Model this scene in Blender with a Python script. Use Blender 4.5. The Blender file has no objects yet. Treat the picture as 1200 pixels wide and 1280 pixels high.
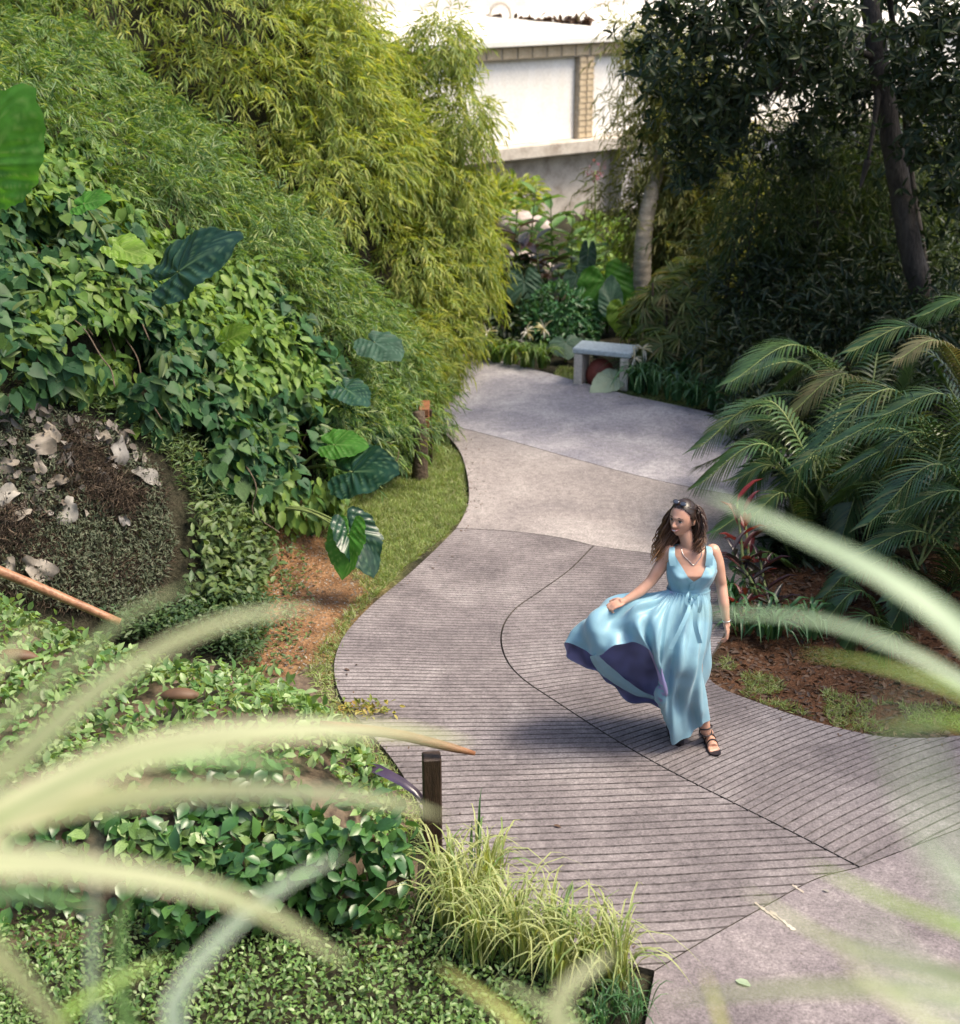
import bpy, bmesh, math, random
import numpy as np
from mathutils import Vector, Matrix

# ------------------------------------------------------------------ camera, light, exposure
scene = bpy.context.scene
COL = scene.collection
PITCH = math.radians(21.6)
FPX = 1800.0            # focal length in photo pixels (photo 1200 x 1280)
CAMZ = 4.8
cam_d = bpy.data.cameras.new('camera')
cam = bpy.data.objects.new('camera', cam_d)
COL.objects.link(cam)
cam.location = (0, 0, CAMZ)
cam.rotation_euler = (math.pi / 2 - PITCH, 0, 0)
cam_d.sensor_fit = 'HORIZONTAL'
cam_d.sensor_width = 36
cam_d.lens = FPX / 1200 * 36
cam_d.clip_start = 0.05
cam_d.clip_end = 2000
cam_d.dof.use_dof = True
cam_d.dof.focus_distance = 8.95
cam_d.dof.aperture_fstop = 2.2
scene.camera = cam

world = bpy.data.worlds.new('World')
scene.world = world
world.use_nodes = True
wn = world.node_tree.nodes
wl = world.node_tree.links
wn.clear()
wo = wn.new('ShaderNodeOutputWorld')
wb = wn.new('ShaderNodeBackground')
ws = wn.new('ShaderNodeTexSky')
SUN = Vector((0.50, -0.10, 0.86)).normalized()
ws.sky_type = 'NISHITA'
ws.sun_disc = False
ws.sun_elevation = math.asin(SUN.z)
ws.sun_rotation = math.atan2(SUN.x, SUN.y)
ws.dust_density = 4.0
ws.air_density = 0.8
ws.ozone_density = 1.0
wb.inputs['Strength'].default_value = 0.15
wl.new(ws.outputs[0], wb.inputs[0])
wl.new(wb.outputs[0], wo.inputs[0])

sun_d = bpy.data.lights.new('sun', 'SUN')
sun_d.energy = 2.7
sun_d.angle = math.radians(22)
sun_d.color = (1.0, 0.87, 0.68)
sun = bpy.data.objects.new('sun', sun_d)
sun.rotation_euler = SUN.to_track_quat('Z', 'Y').to_euler()
COL.objects.link(sun)

scene.view_settings.view_transform = 'Standard'
scene.view_settings.look = 'None'
scene.view_settings.exposure = 1.02
scene.view_settings.gamma = 1
scene.view_settings.use_curve_mapping = False
scene.render.engine = 'CYCLES'
scene.cycles.use_denoising = True
scene.cycles.max_bounces = 6
scene.cycles.diffuse_bounces = 3
scene.cycles.glossy_bounces = 2
scene.cycles.transmission_bounces = 3
scene.cycles.transparent_max_bounces = 8
scene.cycles.volume_bounces = 1
scene.cycles.caustics_reflective = False
scene.cycles.caustics_refractive = False
scene.cycles.sample_clamp_indirect = 6

rng = np.random.default_rng(7)
random.seed(7)
UP = np.array([0, 0, 1.0])

# ------------------------------------------------------------------ layout helpers
SP, CP = math.sin(PITCH), math.cos(PITCH)
def ray(px, py):
    a = (px - 600) / FPX
    b = (py - 640) / FPX
    return np.array([a, CP - b * SP, -SP - b * CP])
def G(px, py, z=0.0):
    d = ray(px, py); t = (z - CAMZ) / d[2]
    return np.array([0, 0, CAMZ]) + d * t
def W(px, py, Y):
    d = ray(px, py); t = Y / d[1]
    return np.array([0, 0, CAMZ]) + d * t

def nrm(a):
    a = np.asarray(a, float)
    return a / np.maximum(np.linalg.norm(a, axis=-1, keepdims=True), 1e-9)

def crom(pts, n=8, closed=False):
    p = np.asarray(pts, float)
    m = len(p)
    out = []
    idx = range(m if closed else m - 1)
    for i in idx:
        if closed:
            p0, p1, p2, p3 = p[(i - 1) % m], p[i], p[(i + 1) % m], p[(i + 2) % m]
        else:
            p1, p2 = p[i], p[i + 1]
            p0 = p[i - 1] if i > 0 else 2 * p1 - p2
            p3 = p[i + 2] if i + 2 < m else 2 * p2 - p1
        for k in range(n):
            t = k / n
            out.append(0.5 * ((2 * p1) + (-p0 + p2) * t + (2 * p0 - 5 * p1 + 4 * p2 - p3) * t * t + (-p0 + 3 * p1 - 3 * p2 + p3) * t ** 3))
    if not closed:
        out.append(p[-1])
    return np.array(out)

def resample(pts, n):
    p = np.asarray(pts, float)
    d = np.r_[0, np.cumsum(np.linalg.norm(np.diff(p, axis=0), axis=1))]
    t = np.linspace(0, d[-1], n)
    return np.stack([np.interp(t, d, p[:, k]) for k in range(p.shape[1])], 1)

def smooth01(t):
    t = np.clip(t, 0, 1)
    return t * t * (3 - 2 * t)

_perm = rng.random((64, 64, 64))
def vnoise(p, scale=1.0):
    q = np.asarray(p, float) * scale
    i = np.floor(q).astype(int); f = q - i
    f = f * f * (3 - 2 * f)
    r = 0
    for dx in (0, 1):
        for dy in (0, 1):
            for dz in (0, 1):
                w = (f[..., 0] if dx else 1 - f[..., 0]) * (f[..., 1] if dy else 1 - f[..., 1]) * (f[..., 2] if dz else 1 - f[..., 2])
                r = r + w * _perm[(i[..., 0] + dx) % 64, (i[..., 1] + dy) % 64, (i[..., 2] + dz) % 64]
    return r * 2 - 1

def inpoly(x, y, poly):
    poly = np.asarray(poly)[:, :2]
    inside = np.zeros(np.shape(x), bool)
    n = len(poly)
    for i in range(n):
        x0, y0 = poly[i]; x1, y1 = poly[(i + 1) % n]
        if y0 == y1: continue
        c = ((y0 > y) != (y1 > y)) & (x < (x1 - x0) * (y - y0) / (y1 - y0) + x0)
        inside ^= c
    return inside

def dpoly(x, y, line):
    line = np.asarray(line)[:, :2]
    best = np.full(np.shape(x), 1e9)
    for i in range(len(line) - 1):
        a = line[i]; b = line[i + 1]; ab = b - a
        t = np.clip(((x - a[0]) * ab[0] + (y - a[1]) * ab[1]) / (ab @ ab + 1e-12), 0, 1)
        best = np.minimum(best, np.hypot(x - a[0] - t * ab[0], y - a[1] - t * ab[1]))
    return best

# ------------------------------------------------------------------ object helpers
def tag(o, label=None, cat=None, group=None, kind=None):
    if label: o['label'] = label
    if cat: o['category'] = cat
    if group: o['group'] = group
    if kind: o['kind'] = kind
    return o

def thing(name, loc, label, cat, group=None):
    o = bpy.data.objects.new(name, None)
    o.empty_display_size = 0.1
    COL.objects.link(o)
    o.location = [float(c) for c in loc]
    return tag(o, label, cat, group)

def mesh_np(name, V, T, mats, tint=None, midx=None, smooth=True):
    V = np.ascontiguousarray(V, dtype=np.float32); T = np.ascontiguousarray(T, dtype=np.int32)
    me = bpy.data.meshes.new(name)
    k = T.shape[1]
    me.vertices.add(len(V)); me.vertices.foreach_set('co', V.ravel())
    me.loops.add(T.size); me.loops.foreach_set('vertex_index', T.ravel())
    me.polygons.add(len(T))
    me.polygons.foreach_set('loop_start', np.arange(0, T.size, k, dtype=np.int32))
    me.polygons.foreach_set('loop_total', np.full(len(T), k, dtype=np.int32))
    if midx is not None: me.polygons.foreach_set('material_index', np.asarray(midx, dtype=np.int32))
    me.polygons.foreach_set('use_smooth', np.full(len(T), bool(smooth)))
    if not isinstance(mats, (list, tuple)): mats = [mats]
    for m in mats: me.materials.append(m)
    if tint is not None:
        for nm, arr in (tint.items() if isinstance(tint, dict) else {'tint': tint}.items()):
            a = me.attributes.new(nm, 'FLOAT', 'POINT')
            a.data.foreach_set('value', np.ascontiguousarray(arr, dtype=np.float32))
    me.update(calc_edges=True)
    return me

def link(name, me, parent=None, M=None, base=None):
    o = bpy.data.objects.new(name, me)
    COL.objects.link(o)
    if parent is not None:
        o.parent = parent
        root = parent
        off = Vector((0, 0, 0))
        while root is not None:
            off += root.location
            root = root.parent
        if M is None:
            o.location = -off
        else:
            MM = M.copy(); MM.translation = MM.translation - off
            o.matrix_basis = MM
    elif M is not None:
        o.matrix_basis = M
    return o

def obj(name, V, T, mat, parent=None, tint=None, midx=None, smooth=True):
    return link(name, mesh_np(name, V, T, mat, tint, midx, smooth), parent)

class Geo:
    def __init__(s): s.V = []; s.T = []; s.M = []; s.A = []; s.n = 0
    def add(s, V, T, m=0, a=0.0):
        V = np.asarray(V, float); T = np.asarray(T, int)
        s.V.append(V); s.T.append(T + s.n); s.M.append(np.full(len(T), m)); s.A.append(np.full(len(V), a) if np.isscalar(a) else np.asarray(a)); s.n += len(V)
        return s
    def build(s, name, mats, parent=None, smooth=True):
        return obj(name, np.concatenate(s.V), np.concatenate(s.T), mats, parent, np.concatenate(s.A), np.concatenate(s.M), smooth)

def tube(pts, rad, sides=8, caps=True, ell=1.0):
    P = np.asarray(pts, float); n = len(P)
    R = np.full(n, rad, float) if np.isscalar(rad) else np.asarray(rad, float)
    tan = nrm(np.gradient(P, axis=0))
    ref = np.array([0, 0, 1.0]) if abs(tan[0][2]) < 0.9 else np.array([1.0, 0, 0])
    V = []
    a = np.linspace(0, 2 * math.pi, sides, endpoint=False)
    x = nrm(np.cross(tan[0], ref))
    for i in range(n):
        x = nrm(x - tan[i] * (x @ tan[i]))
        y = np.cross(tan[i], x)
        V.append(P[i] + R[i] * (np.cos(a)[:, None] * x + np.sin(a)[:, None] * y * ell))
    V = np.concatenate(V)
    T = []
    j = np.arange(sides); jn = (j + 1) % sides
    for i in range(n - 1):
        a0 = i * sides; b0 = a0 + sides
        T.append(np.stack([a0 + j, a0 + jn, b0 + jn], 1)); T.append(np.stack([a0 + j, b0 + jn, b0 + j], 1))
    if caps:
        V = np.vstack([V, P[0], P[-1]])
        T.append(np.stack([np.full(sides, len(V) - 2), jn, j], 1))
        e = (n - 1) * sides
        T.append(np.stack([np.full(sides, len(V) - 1), e + j, e + jn], 1))
    return V, np.concatenate(T)

def bm_arrays(bm):
    bmesh.ops.triangulate(bm, faces=bm.faces[:])
    bm.verts.index_update()
    V = np.array([v.co[:] for v in bm.verts]); T = np.array([[v.index for v in f.verts] for f in bm.faces])
    bm.free()
    return V, T

def box(center, size, rot=0.0, bevel=0.01, axes=None):
    bm = bmesh.new()
    bmesh.ops.create_cube(bm, size=1.0)
    bmesh.ops.scale(bm, vec=Vector(size), verts=bm.verts[:])
    if bevel > 0:
        bmesh.ops.bevel(bm, geom=bm.edges[:], offset=bevel, segments=1, affect='EDGES')
    V, T = bm_arrays(bm)
    if axes is not None:
        V = V @ np.asarray(axes, float)
    else:
        c, s = math.cos(rot), math.sin(rot)
        V = V @ np.array([[c, s, 0], [-s, c, 0], [0, 0, 1]])
    return V + np.asarray(center, float), T

def ellipsoid(c, r, seg=16, rings=10, axes=None):
    th = np.linspace(0, math.pi, rings + 1); ph = np.linspace(0, 2 * math.pi, seg, endpoint=False)
    V = np.array([[math.sin(t) * math.cos(p), math.sin(t) * math.sin(p), math.cos(t)] for t in th for p in ph]) * np.asarray(r)
    if axes is not None: V = V @ np.asarray(axes)
    T = []
    for i in range(rings):
        for j in range(seg):
            a = i * seg + j; b = i * seg + (j + 1) % seg; c2 = a + seg; d = b + seg
            T += [[a, c2, d], [a, d, b]]
    return V + np.asarray(c, float), np.array(T)

# ------------------------------------------------------------------ materials
def new_mat(name):
    m = bpy.data.materials.new(name); m.use_nodes = True
    n = m.node_tree.nodes; n.clear()
    return m, n, m.node_tree.links

def nd(n, t, **kw):
    x = n.new(t)
    for k, v in kw.items():
        if k.startswith('i_'): x.inputs[k[2:].replace('_', ' ')].default_value = v
        else: setattr(x, k, v)
    return x

def ramp(n, stops):
    r = n.new('ShaderNodeValToRGB')
    e = r.color_ramp.elements
    while len(e) > 1: e.remove(e[-1])
    e[0].position = stops[0][0]; e[0].color = (*stops[0][1], 1)
    for p, c in stops[1:]:
        x = e.new(p); x.color = (*c, 1)
    return r

def leaf_mat(name, cols, rough=0.45, trans=0.35, spec=0.5, vein=None, stripe=None, tcol=1.5, mottle=0.25):
    m, n, l = new_mat(name)
    out = n.new('ShaderNodeOutputMaterial')
    at = n.new('ShaderNodeAttribute'); at.attribute_name = 'tint'
    oi = n.new('ShaderNodeObjectInfo')
    ad = nd(n, 'ShaderNodeMath', operation='ADD'); l.new(at.outputs['Fac'], ad.inputs[0]); l.new(oi.outputs['Random'], ad.inputs[1])
    fr = nd(n, 'ShaderNodeMath', operation='FRACT'); l.new(ad.outputs[0], fr.inputs[0])
    k = len(cols)
    r = ramp(n, [(i / max(k - 1, 1), c) for i, c in enumerate(cols)])
    l.new(fr.outputs[0], r.inputs[0])
    col = r.outputs[0]
    tc = n.new('ShaderNodeTexCoord')
    no = nd(n, 'ShaderNodeTexNoise'); no.inputs['Scale'].default_value = 9; no.inputs['Detail'].default_value = 3
    l.new(tc.outputs['Object'], no.inputs['Vector'])
    mr = nd(n, 'ShaderNodeMapRange'); mr.inputs[3].default_value = 1 - mottle; mr.inputs[4].default_value = 1 + mottle
    mr.inputs[1].default_value = .3; mr.inputs[2].default_value = .7
    l.new(no.outputs[0], mr.inputs[0])
    mx = nd(n, 'ShaderNodeMix', data_type='RGBA', blend_type='MULTIPLY'); mx.inputs[0].default_value = 1
    l.new(col, mx.inputs[6]); l.new(mr.outputs[0], mx.inputs[7]); col = mx.outputs[2]
    if vein is not None:
        va = n.new('ShaderNodeAttribute'); va.attribute_name = 'vein'
        mv = nd(n, 'ShaderNodeMix', data_type='RGBA'); l.new(va.outputs['Fac'], mv.inputs[0]); l.new(col, mv.inputs[6]); mv.inputs[7].default_value = (*vein, 1)
        col = mv.outputs[2]
    if stripe is not None:
        va = n.new('ShaderNodeAttribute'); va.attribute_name = 'stripe'
        mv = nd(n, 'ShaderNodeMix', data_type='RGBA'); l.new(va.outputs['Fac'], mv.inputs[0]); l.new(col, mv.inputs[6]); mv.inputs[7].default_value = (*stripe, 1)
        col = mv.outputs[2]
    p = n.new('ShaderNodeBsdfPrincipled'); l.new(col, p.inputs['Base Color'])
    p.inputs['Roughness'].default_value = rough
    p.inputs['Specular IOR Level'].default_value = spec
    if trans > 0:
        g = nd(n, 'ShaderNodeMix', data_type='RGBA', blend_type='MULTIPLY'); g.inputs[0].default_value = 1
        l.new(col, g.inputs[6]); g.inputs[7].default_value = (1.5 * tcol / 1.5, 1.35 * tcol / 1.5, .55 * tcol / 1.5, 1)
        t = n.new('ShaderNodeBsdfTranslucent'); l.new(g.outputs[2], t.inputs[0])
        ms = n.new('ShaderNodeMixShader'); ms.inputs[0].default_value = trans
        l.new(p.outputs[0], ms.inputs[1]); l.new(t.outputs[0], ms.inputs[2]); l.new(ms.outputs[0], out.inputs[0])
    else:
        l.new(p.outputs[0], out.inputs[0])
    return m

def rough_mat(name, c1, c2, scale=6, rough=0.8, bump=0.3, detail=6, c3=None, scale2=40, metallic=0, spec=.4, bdist=.02, stretch=None):
    m, n, l = new_mat(name)
    out = n.new('ShaderNodeOutputMaterial')
    tc = n.new('ShaderNodeTexCoord')
    vec = tc.outputs['Object']
    if stretch:
        mp = n.new('ShaderNodeMapping'); mp.inputs['Scale'].default_value = stretch; l.new(vec, mp.inputs[0]); vec = mp.outputs[0]
    a = nd(n, 'ShaderNodeTexNoise'); a.inputs['Scale'].default_value = scale; a.inputs['Detail'].default_value = detail; a.inputs['Roughness'].default_value = .65
    l.new(vec, a.inputs['Vector'])
    st = [(.3, c1), (.7, c2)] if c3 is None else [(.28, c1), (.5, c2), (.72, c3)]
    r = ramp(n, st); l.new(a.outputs[0], r.inputs[0])
    b = nd(n, 'ShaderNodeTexNoise'); b.inputs['Scale'].default_value = scale2; b.inputs['Detail'].default_value = 4
    l.new(vec, b.inputs['Vector'])
    mr = nd(n, 'ShaderNodeMapRange'); mr.inputs[1].default_value = .3; mr.inputs[2].default_value = .7; mr.inputs[3].default_value = .82; mr.inputs[4].default_value = 1.15
    l.new(b.outputs[0], mr.inputs[0])
    mx = nd(n, 'ShaderNodeMix', data_type='RGBA', blend_type='MULTIPLY'); mx.inputs[0].default_value = 1
    l.new(r.outputs[0], mx.inputs[6]); l.new(mr.outputs[0], mx.inputs[7])
    p = n.new('ShaderNodeBsdfPrincipled'); l.new(mx.outputs[2], p.inputs['Base Color']); p.inputs['Roughness'].default_value = rough; p.inputs['Metallic'].default_value = metallic
    p.inputs['Specular IOR Level'].default_value = spec
    bu = n.new('ShaderNodeBump'); bu.inputs['Strength'].default_value = bump; bu.inputs['Distance'].default_value = bdist
    ad = nd(n, 'ShaderNodeMath', operation='ADD'); l.new(a.outputs[0], ad.inputs[0]); l.new(b.outputs[0], ad.inputs[1])
    l.new(ad.outputs[0], bu.inputs['Height']); l.new(bu.outputs[0], p.inputs['Normal'])
    l.new(p.outputs[0], out.inputs[0])
    return m

def concrete_mat(name, base, light, dark, patch=1.1):
    m, n, l = new_mat(name)
    out = n.new('ShaderNodeOutputMaterial')
    tc = n.new('ShaderNodeTexCoord'); vec = tc.outputs['Object']
    big = nd(n, 'ShaderNodeTexNoise'); big.inputs['Scale'].default_value = patch; big.inputs['Detail'].default_value = 7; big.inputs['Roughness'].default_value = .62; big.inputs['Distortion'].default_value = .4
    l.new(vec, big.inputs['Vector'])
    r = ramp(n, [(.32, dark), (.5, base), (.68, light)]); l.new(big.outputs[0], r.inputs[0])
    fine = nd(n, 'ShaderNodeTexNoise'); fine.inputs['Scale'].default_value = 60; fine.inputs['Detail'].default_value = 5; fine.inputs['Roughness'].default_value = .75
    l.new(vec, fine.inputs['Vector'])
    mr = nd(n, 'ShaderNodeMapRange'); mr.inputs[1].default_value = .3; mr.inputs[2].default_value = .7; mr.inputs[3].default_value = .5; mr.inputs[4].default_value = 1.5
    l.new(fine.outputs[0], mr.inputs[0])
    mx = nd(n, 'ShaderNodeMix', data_type='RGBA', blend_type='MULTIPLY'); mx.inputs[0].default_value = 1
    l.new(r.outputs[0], mx.inputs[6]); l.new(mr.outputs[0], mx.inputs[7])
    md_ = nd(n, 'ShaderNodeTexNoise'); md_.inputs['Scale'].default_value = 16; md_.inputs['Detail'].default_value = 8; md_.inputs['Roughness'].default_value = .8
    l.new(vec, md_.inputs['Vector'])
    mr2 = nd(n, 'ShaderNodeMapRange'); mr2.inputs[1].default_value = .32; mr2.inputs[2].default_value = .68; mr2.inputs[3].default_value = .62; mr2.inputs[4].default_value = 1.36
    l.new(md_.outputs[0], mr2.inputs[0])
    mx_ = nd(n, 'ShaderNodeMix', data_type='RGBA', blend_type='MULTIPLY'); mx_.inputs[0].default_value = 1
    l.new(mx.outputs[2], mx_.inputs[6]); l.new(mr2.outputs[0], mx_.inputs[7]); mx = mx_
    # worn pale scuffs
    sc = nd(n, 'ShaderNodeTexNoise'); sc.inputs['Scale'].default_value = 4.0; sc.inputs['Detail'].default_value = 9; sc.inputs['Roughness'].default_value = .78
    mp = n.new('ShaderNodeMapping'); mp.inputs['Scale'].default_value = (1, .55, 1); mp.inputs['Location'].default_value = (3, 7, 1); l.new(vec, mp.inputs[0]); l.new(mp.outputs[0], sc.inputs['Vector'])
    r2 = ramp(n, [(.58, (0, 0, 0)), (.70, (1, 1, 1))]); l.new(sc.outputs[0], r2.inputs[0])
    m2 = nd(n, 'ShaderNodeMix', data_type='RGBA'); mm = nd(n, 'ShaderNodeMath', operation='MULTIPLY'); mm.inputs[1].default_value = .55
    l.new(r2.outputs[0], mm.inputs[0]); l.new(mm.outputs[0], m2.inputs[0]); l.new(mx.outputs[2], m2.inputs[6]); m2.inputs[7].default_value = (light[0] * 1.35, light[1] * 1.35, light[2] * 1.35, 1)
    # dark specks
    vo = nd(n, 'ShaderNodeTexVoronoi'); vo.inputs['Scale'].default_value = 7; l.new(vec, vo.inputs['Vector'])
    r3 = ramp(n, [(.025, (1, 1, 1)), (.06, (0, 0, 0))]); l.new(vo.outputs['Distance'], r3.inputs[0])
    m3 = nd(n, 'ShaderNodeMix', data_type='RGBA'); l.new(r3.outputs[0], m3.inputs[0]); l.new(m2.outputs[2], m3.inputs[6]); m3.inputs[7].default_value = (.12, .1, .09, 1)
    p = n.new('ShaderNodeBsdfPrincipled'); l.new(m3.outputs[2], p.inputs['Base Color']); p.inputs['Roughness'].default_value = .78; p.inputs['Specular IOR Level'].default_value = .35
    bu = n.new('ShaderNodeBump'); bu.inputs['Strength'].default_value = .5; bu.inputs['Distance'].default_value = .006
    l.new(fine.outputs[0], bu.inputs['Height']); l.new(bu.outputs[0], p.inputs['Normal'])
    l.new(p.outputs[0], out.inputs[0])
    return m

M = {}
M['bamboo'] = leaf_mat('bamboo_leaf', [(.035, .095, .03), (.09, .18, .045), (.15, .25, .06), (.06, .15, .045), (.30, .37, .14), (.10, .21, .055)], rough=.45, trans=.42)
M['bamboo_rear'] = leaf_mat('bamboo_leaf_rear', [(.09, .16, .035), (.20, .28, .05), (.33, .38, .08), (.16, .25, .05), (.46, .47, .13)], rough=.5, trans=.45)  # warm sun glow is put into this yellower, brighter leaf colour
M['bamboo_dark'] = leaf_mat('bamboo_leaf_dark', [(.02, .05, .018), (.045, .09, .025), (.09, .13, .035), (.03, .06, .02)], rough=.5, trans=.3)  # shade of the grove is put into this dark leaf colour
M['bamboo_olive'] = leaf_mat('bamboo_leaf_olive', [(.13, .17, .045), (.22, .23, .06), (.09, .13, .035), (.28, .26, .08)], rough=.5, trans=.4)
M['vine'] = leaf_mat('vine_leaf', [(.02, .065, .026), (.03, .09, .035), (.05, .125, .04), (.028, .08, .035), (.12, .20, .04), (.03, .095, .035), (.02, .07, .028)], rough=.5, trans=.3, spec=.25)
M['vine_sun_tone'] = leaf_mat('sun_toned_vine_leaf', [(.07, .16, .04), (.13, .23, .05), (.20, .30, .06), (.09, .19, .05)], rough=.45, trans=.4, spec=.3)  # yellower leaf colour carries the light on the vine's top
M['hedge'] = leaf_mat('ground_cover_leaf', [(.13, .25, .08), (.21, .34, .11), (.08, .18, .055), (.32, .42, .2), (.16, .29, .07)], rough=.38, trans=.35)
M['hedge_dark'] = leaf_mat('shrub_and_hedge_shade_leaf', [(.03, .09, .03), (.05, .14, .04), (.09, .20, .05), (.04, .11, .04)], rough=.3, trans=.25)  # shrub's own green; also paints shade into the hedge's near side
M['moss'] = leaf_mat('moss_sprout', [(.05, .075, .04), (.09, .11, .06), (.13, .14, .09)], rough=.7, trans=.2)
M['weed'] = leaf_mat('weed_leaf', [(.05, .10, .03), (.09, .15, .04), (.13, .18, .05), (.06, .12, .05)], rough=.5, trans=.3)
M['shade_weed'] = leaf_mat('dark_weed_leaf', [(.03, .07, .025), (.055, .11, .035), (.09, .14, .05)], rough=.5, trans=.3)
M['grass'] = leaf_mat('grass_blade', [(.16, .25, .06), (.24, .33, .09), (.32, .36, .15), (.18, .28, .07), (.42, .40, .24)], rough=.5, trans=.3)
M['colocasia_green'] = leaf_mat('elephant_ear_green', [(.07, .23, .03), (.09, .26, .04)], rough=.5, trans=.5, vein=(.20, .36, .10), spec=.3)
M['colocasia_lime'] = leaf_mat('elephant_ear_lime', [(.15, .27, .03), (.19, .30, .04)], rough=.45, trans=.45, vein=(.3, .4, .1))
M['colocasia_dark'] = leaf_mat('elephant_ear_dark', [(.010, .04, .022), (.014, .05, .026)], rough=.33, trans=.12, spec=.45, vein=(.10, .18, .09))
M['colocasia_grey'] = leaf_mat('elephant_ear_grey', [(.03, .075, .045), (.045, .095, .06)], rough=.55, trans=.2, spec=.3, vein=(.10, .16, .12))
M['stalk'] = rough_mat('green_stalk', (.12, .18, .05), (.22, .26, .09), rough=.5, bump=.1)
M['palm'] = leaf_mat('palm_leaflet', [(.022, .06, .022), (.04, .095, .03), (.065, .12, .035), (.03, .075, .028), (.12, .15, .05)], rough=.34, trans=.22, spec=.6)
M['palm_dry'] = leaf_mat('palm_leaflet_dry', [(.13, .12, .055), (.18, .16, .08), (.08, .11, .04)], rough=.5, trans=.25)
M['rhapis'] = leaf_mat('fan_palm_leaf', [(.13, .19, .05), (.22, .25, .08), (.09, .16, .05), (.30, .25, .11)], rough=.45, trans=.35)
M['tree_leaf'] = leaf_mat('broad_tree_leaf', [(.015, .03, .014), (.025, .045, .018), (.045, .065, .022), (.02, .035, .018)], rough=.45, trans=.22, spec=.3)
M['shade_leaf'] = leaf_mat('understorey_leaf', [(.012, .028, .012), (.02, .045, .016), (.04, .06, .02)], rough=.5, trans=.22)  # near-black leaf colour carries the shade of the undergrowth
M['bg_leaf'] = leaf_mat('far_shrub_leaf', [(.12, .24, .06), (.2, .33, .07), (.28, .38, .10), (.10, .2, .07)], rough=.45, trans=.4)  # pale leaf colour stands in for the sunlit patch at the back
M['bg_leaf2'] = leaf_mat('tall_plant_leaf', [(.10, .22, .05), (.16, .30, .08), (.24, .38, .10), (.08, .18, .06)], rough=.38, trans=.35)
M['bush_leaf'] = leaf_mat('round_bush_leaf', [(.035, .11, .045), (.05, .15, .06), (.08, .19, .07)], rough=.4, trans=.25)
M['maroon_leaf'] = leaf_mat('maroon_leaf', [(.05, .03, .028), (.08, .045, .035), (.03, .05, .03), (.14, .08, .06)], rough=.3, trans=.2, spec=.7)
M['cordyline'] = leaf_mat('cordyline_leaf', [(.14, .012, .02), (.05, .012, .02), (.24, .03, .03), (.02, .018, .018)], rough=.35, trans=.3)
M['cordyline_dark'] = leaf_mat('cordyline_dark_leaf', [(.018, .022, .02), (.03, .02, .024), (.05, .018, .022)], rough=.35, trans=.15)
M['lily'] = leaf_mat('lily_leaf', [(.10, .2, .035), (.17, .27, .05), (.07, .16, .035), (.28, .32, .09)], rough=.4, trans=.35)
M['lily_dark'] = leaf_mat('lily_leaf_dark', [(.03, .09, .035), (.055, .15, .05), (.09, .19, .07)], rough=.35, trans=.25)
M['varieg'] = leaf_mat('variegated_leaf', [(.14, .25, .06), (.22, .31, .08), (.09, .19, .05), (.30, .36, .10)], rough=.45, trans=.35, stripe=(.50, .52, .25))
M['near_leaf'] = leaf_mat('near_strap_leaf', [(.12, .22, .08), (.18, .27, .10)], rough=.45, trans=.35, stripe=(.44, .46, .26), mottle=.1)
M['near_cream'] = leaf_mat('near_cream_leaf', [(.26, .31, .15), (.34, .38, .20)], rough=.45, trans=.35, stripe=(.46, .46, .28), mottle=.1)
M['near_green'] = leaf_mat('near_green_leaf', [(.09, .2, .07), (.14, .27, .08)], rough=.45, trans=.35, stripe=(.2, .33, .12), mottle=.1)
M['near_lime'] = leaf_mat('near_lime_leaf', [(.22, .38, .05), (.26, .42, .07)], rough=.45, trans=.4, stripe=(.32, .46, .12), mottle=.1)
M['near_pale'] = leaf_mat('near_pale_leaf', [(.34, .44, .30), (.40, .50, .35)], rough=.45, trans=.3, stripe=(.26, .38, .22), mottle=.1)
M['near_yellow'] = leaf_mat('near_yellow_leaf', [(.50, .44, .10), (.42, .40, .10)], rough=.45, trans=.4, stripe=(.25, .33, .08), mottle=.1)
M['near_grey'] = leaf_mat('near_grey_leaf', [(.12, .22, .14), (.2, .3, .2)], rough=.35, trans=.25, stripe=(.5, .55, .45), mottle=.1)
M['purple_leaf'] = leaf_mat('purple_leaf', [(.03, .015, .035), (.05, .03, .06)], rough=.25, trans=.1, spec=.8)
M['dry'] = leaf_mat('dry_leaf', [(.20, .17, .13), (.27, .24, .20), (.14, .115, .085), (.31, .29, .25), (.19, .18, .165)], rough=.65, trans=.1, mottle=.45)
M['dry_brown'] = leaf_mat('dry_brown_leaf', [(.07, .04, .025), (.13, .07, .035), (.045, .03, .022)], rough=.6, trans=.1)
M['dry_heap'] = leaf_mat('heap_leaf', [(.10, .08, .06), (.19, .165, .14), (.06, .05, .04), (.25, .225, .195), (.12, .105, .09)], rough=.65, trans=.05)
M['creeper'] = leaf_mat('creeper_leaf', [(.34, .22, .04), (.16, .24, .05), (.42, .34, .08), (.10, .18, .04)], rough=.5, trans=.3)
M['petal'] = leaf_mat('white_petal', [(.75, .74, .7), (.65, .63, .6)], rough=.5, trans=.3)
M['pink'] = leaf_mat('pink_petal', [(.36, .09, .14), (.3, .12, .2)], rough=.5, trans=.3)
M['twig'] = rough_mat('dry_twig', (.06, .04, .028), (.16, .12, .08), scale=20, bump=.2)
M['bark_dark'] = rough_mat('dark_bark', (.016, .013, .011), (.045, .037, .03), scale=9, c3=(.085, .072, .06), bump=.7, stretch=(1, 1, .35), bdist=.03)
M['bark_ring'] = rough_mat('ringed_palm_bark', (.22, .19, .15), (.42, .38, .32), scale=7, bump=.5, stretch=(1, 1, 3))
M['bark_brown'] = rough_mat('stump_bark', (.04, .028, .02), (.12, .085, .055), scale=14, bump=.9)
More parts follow.
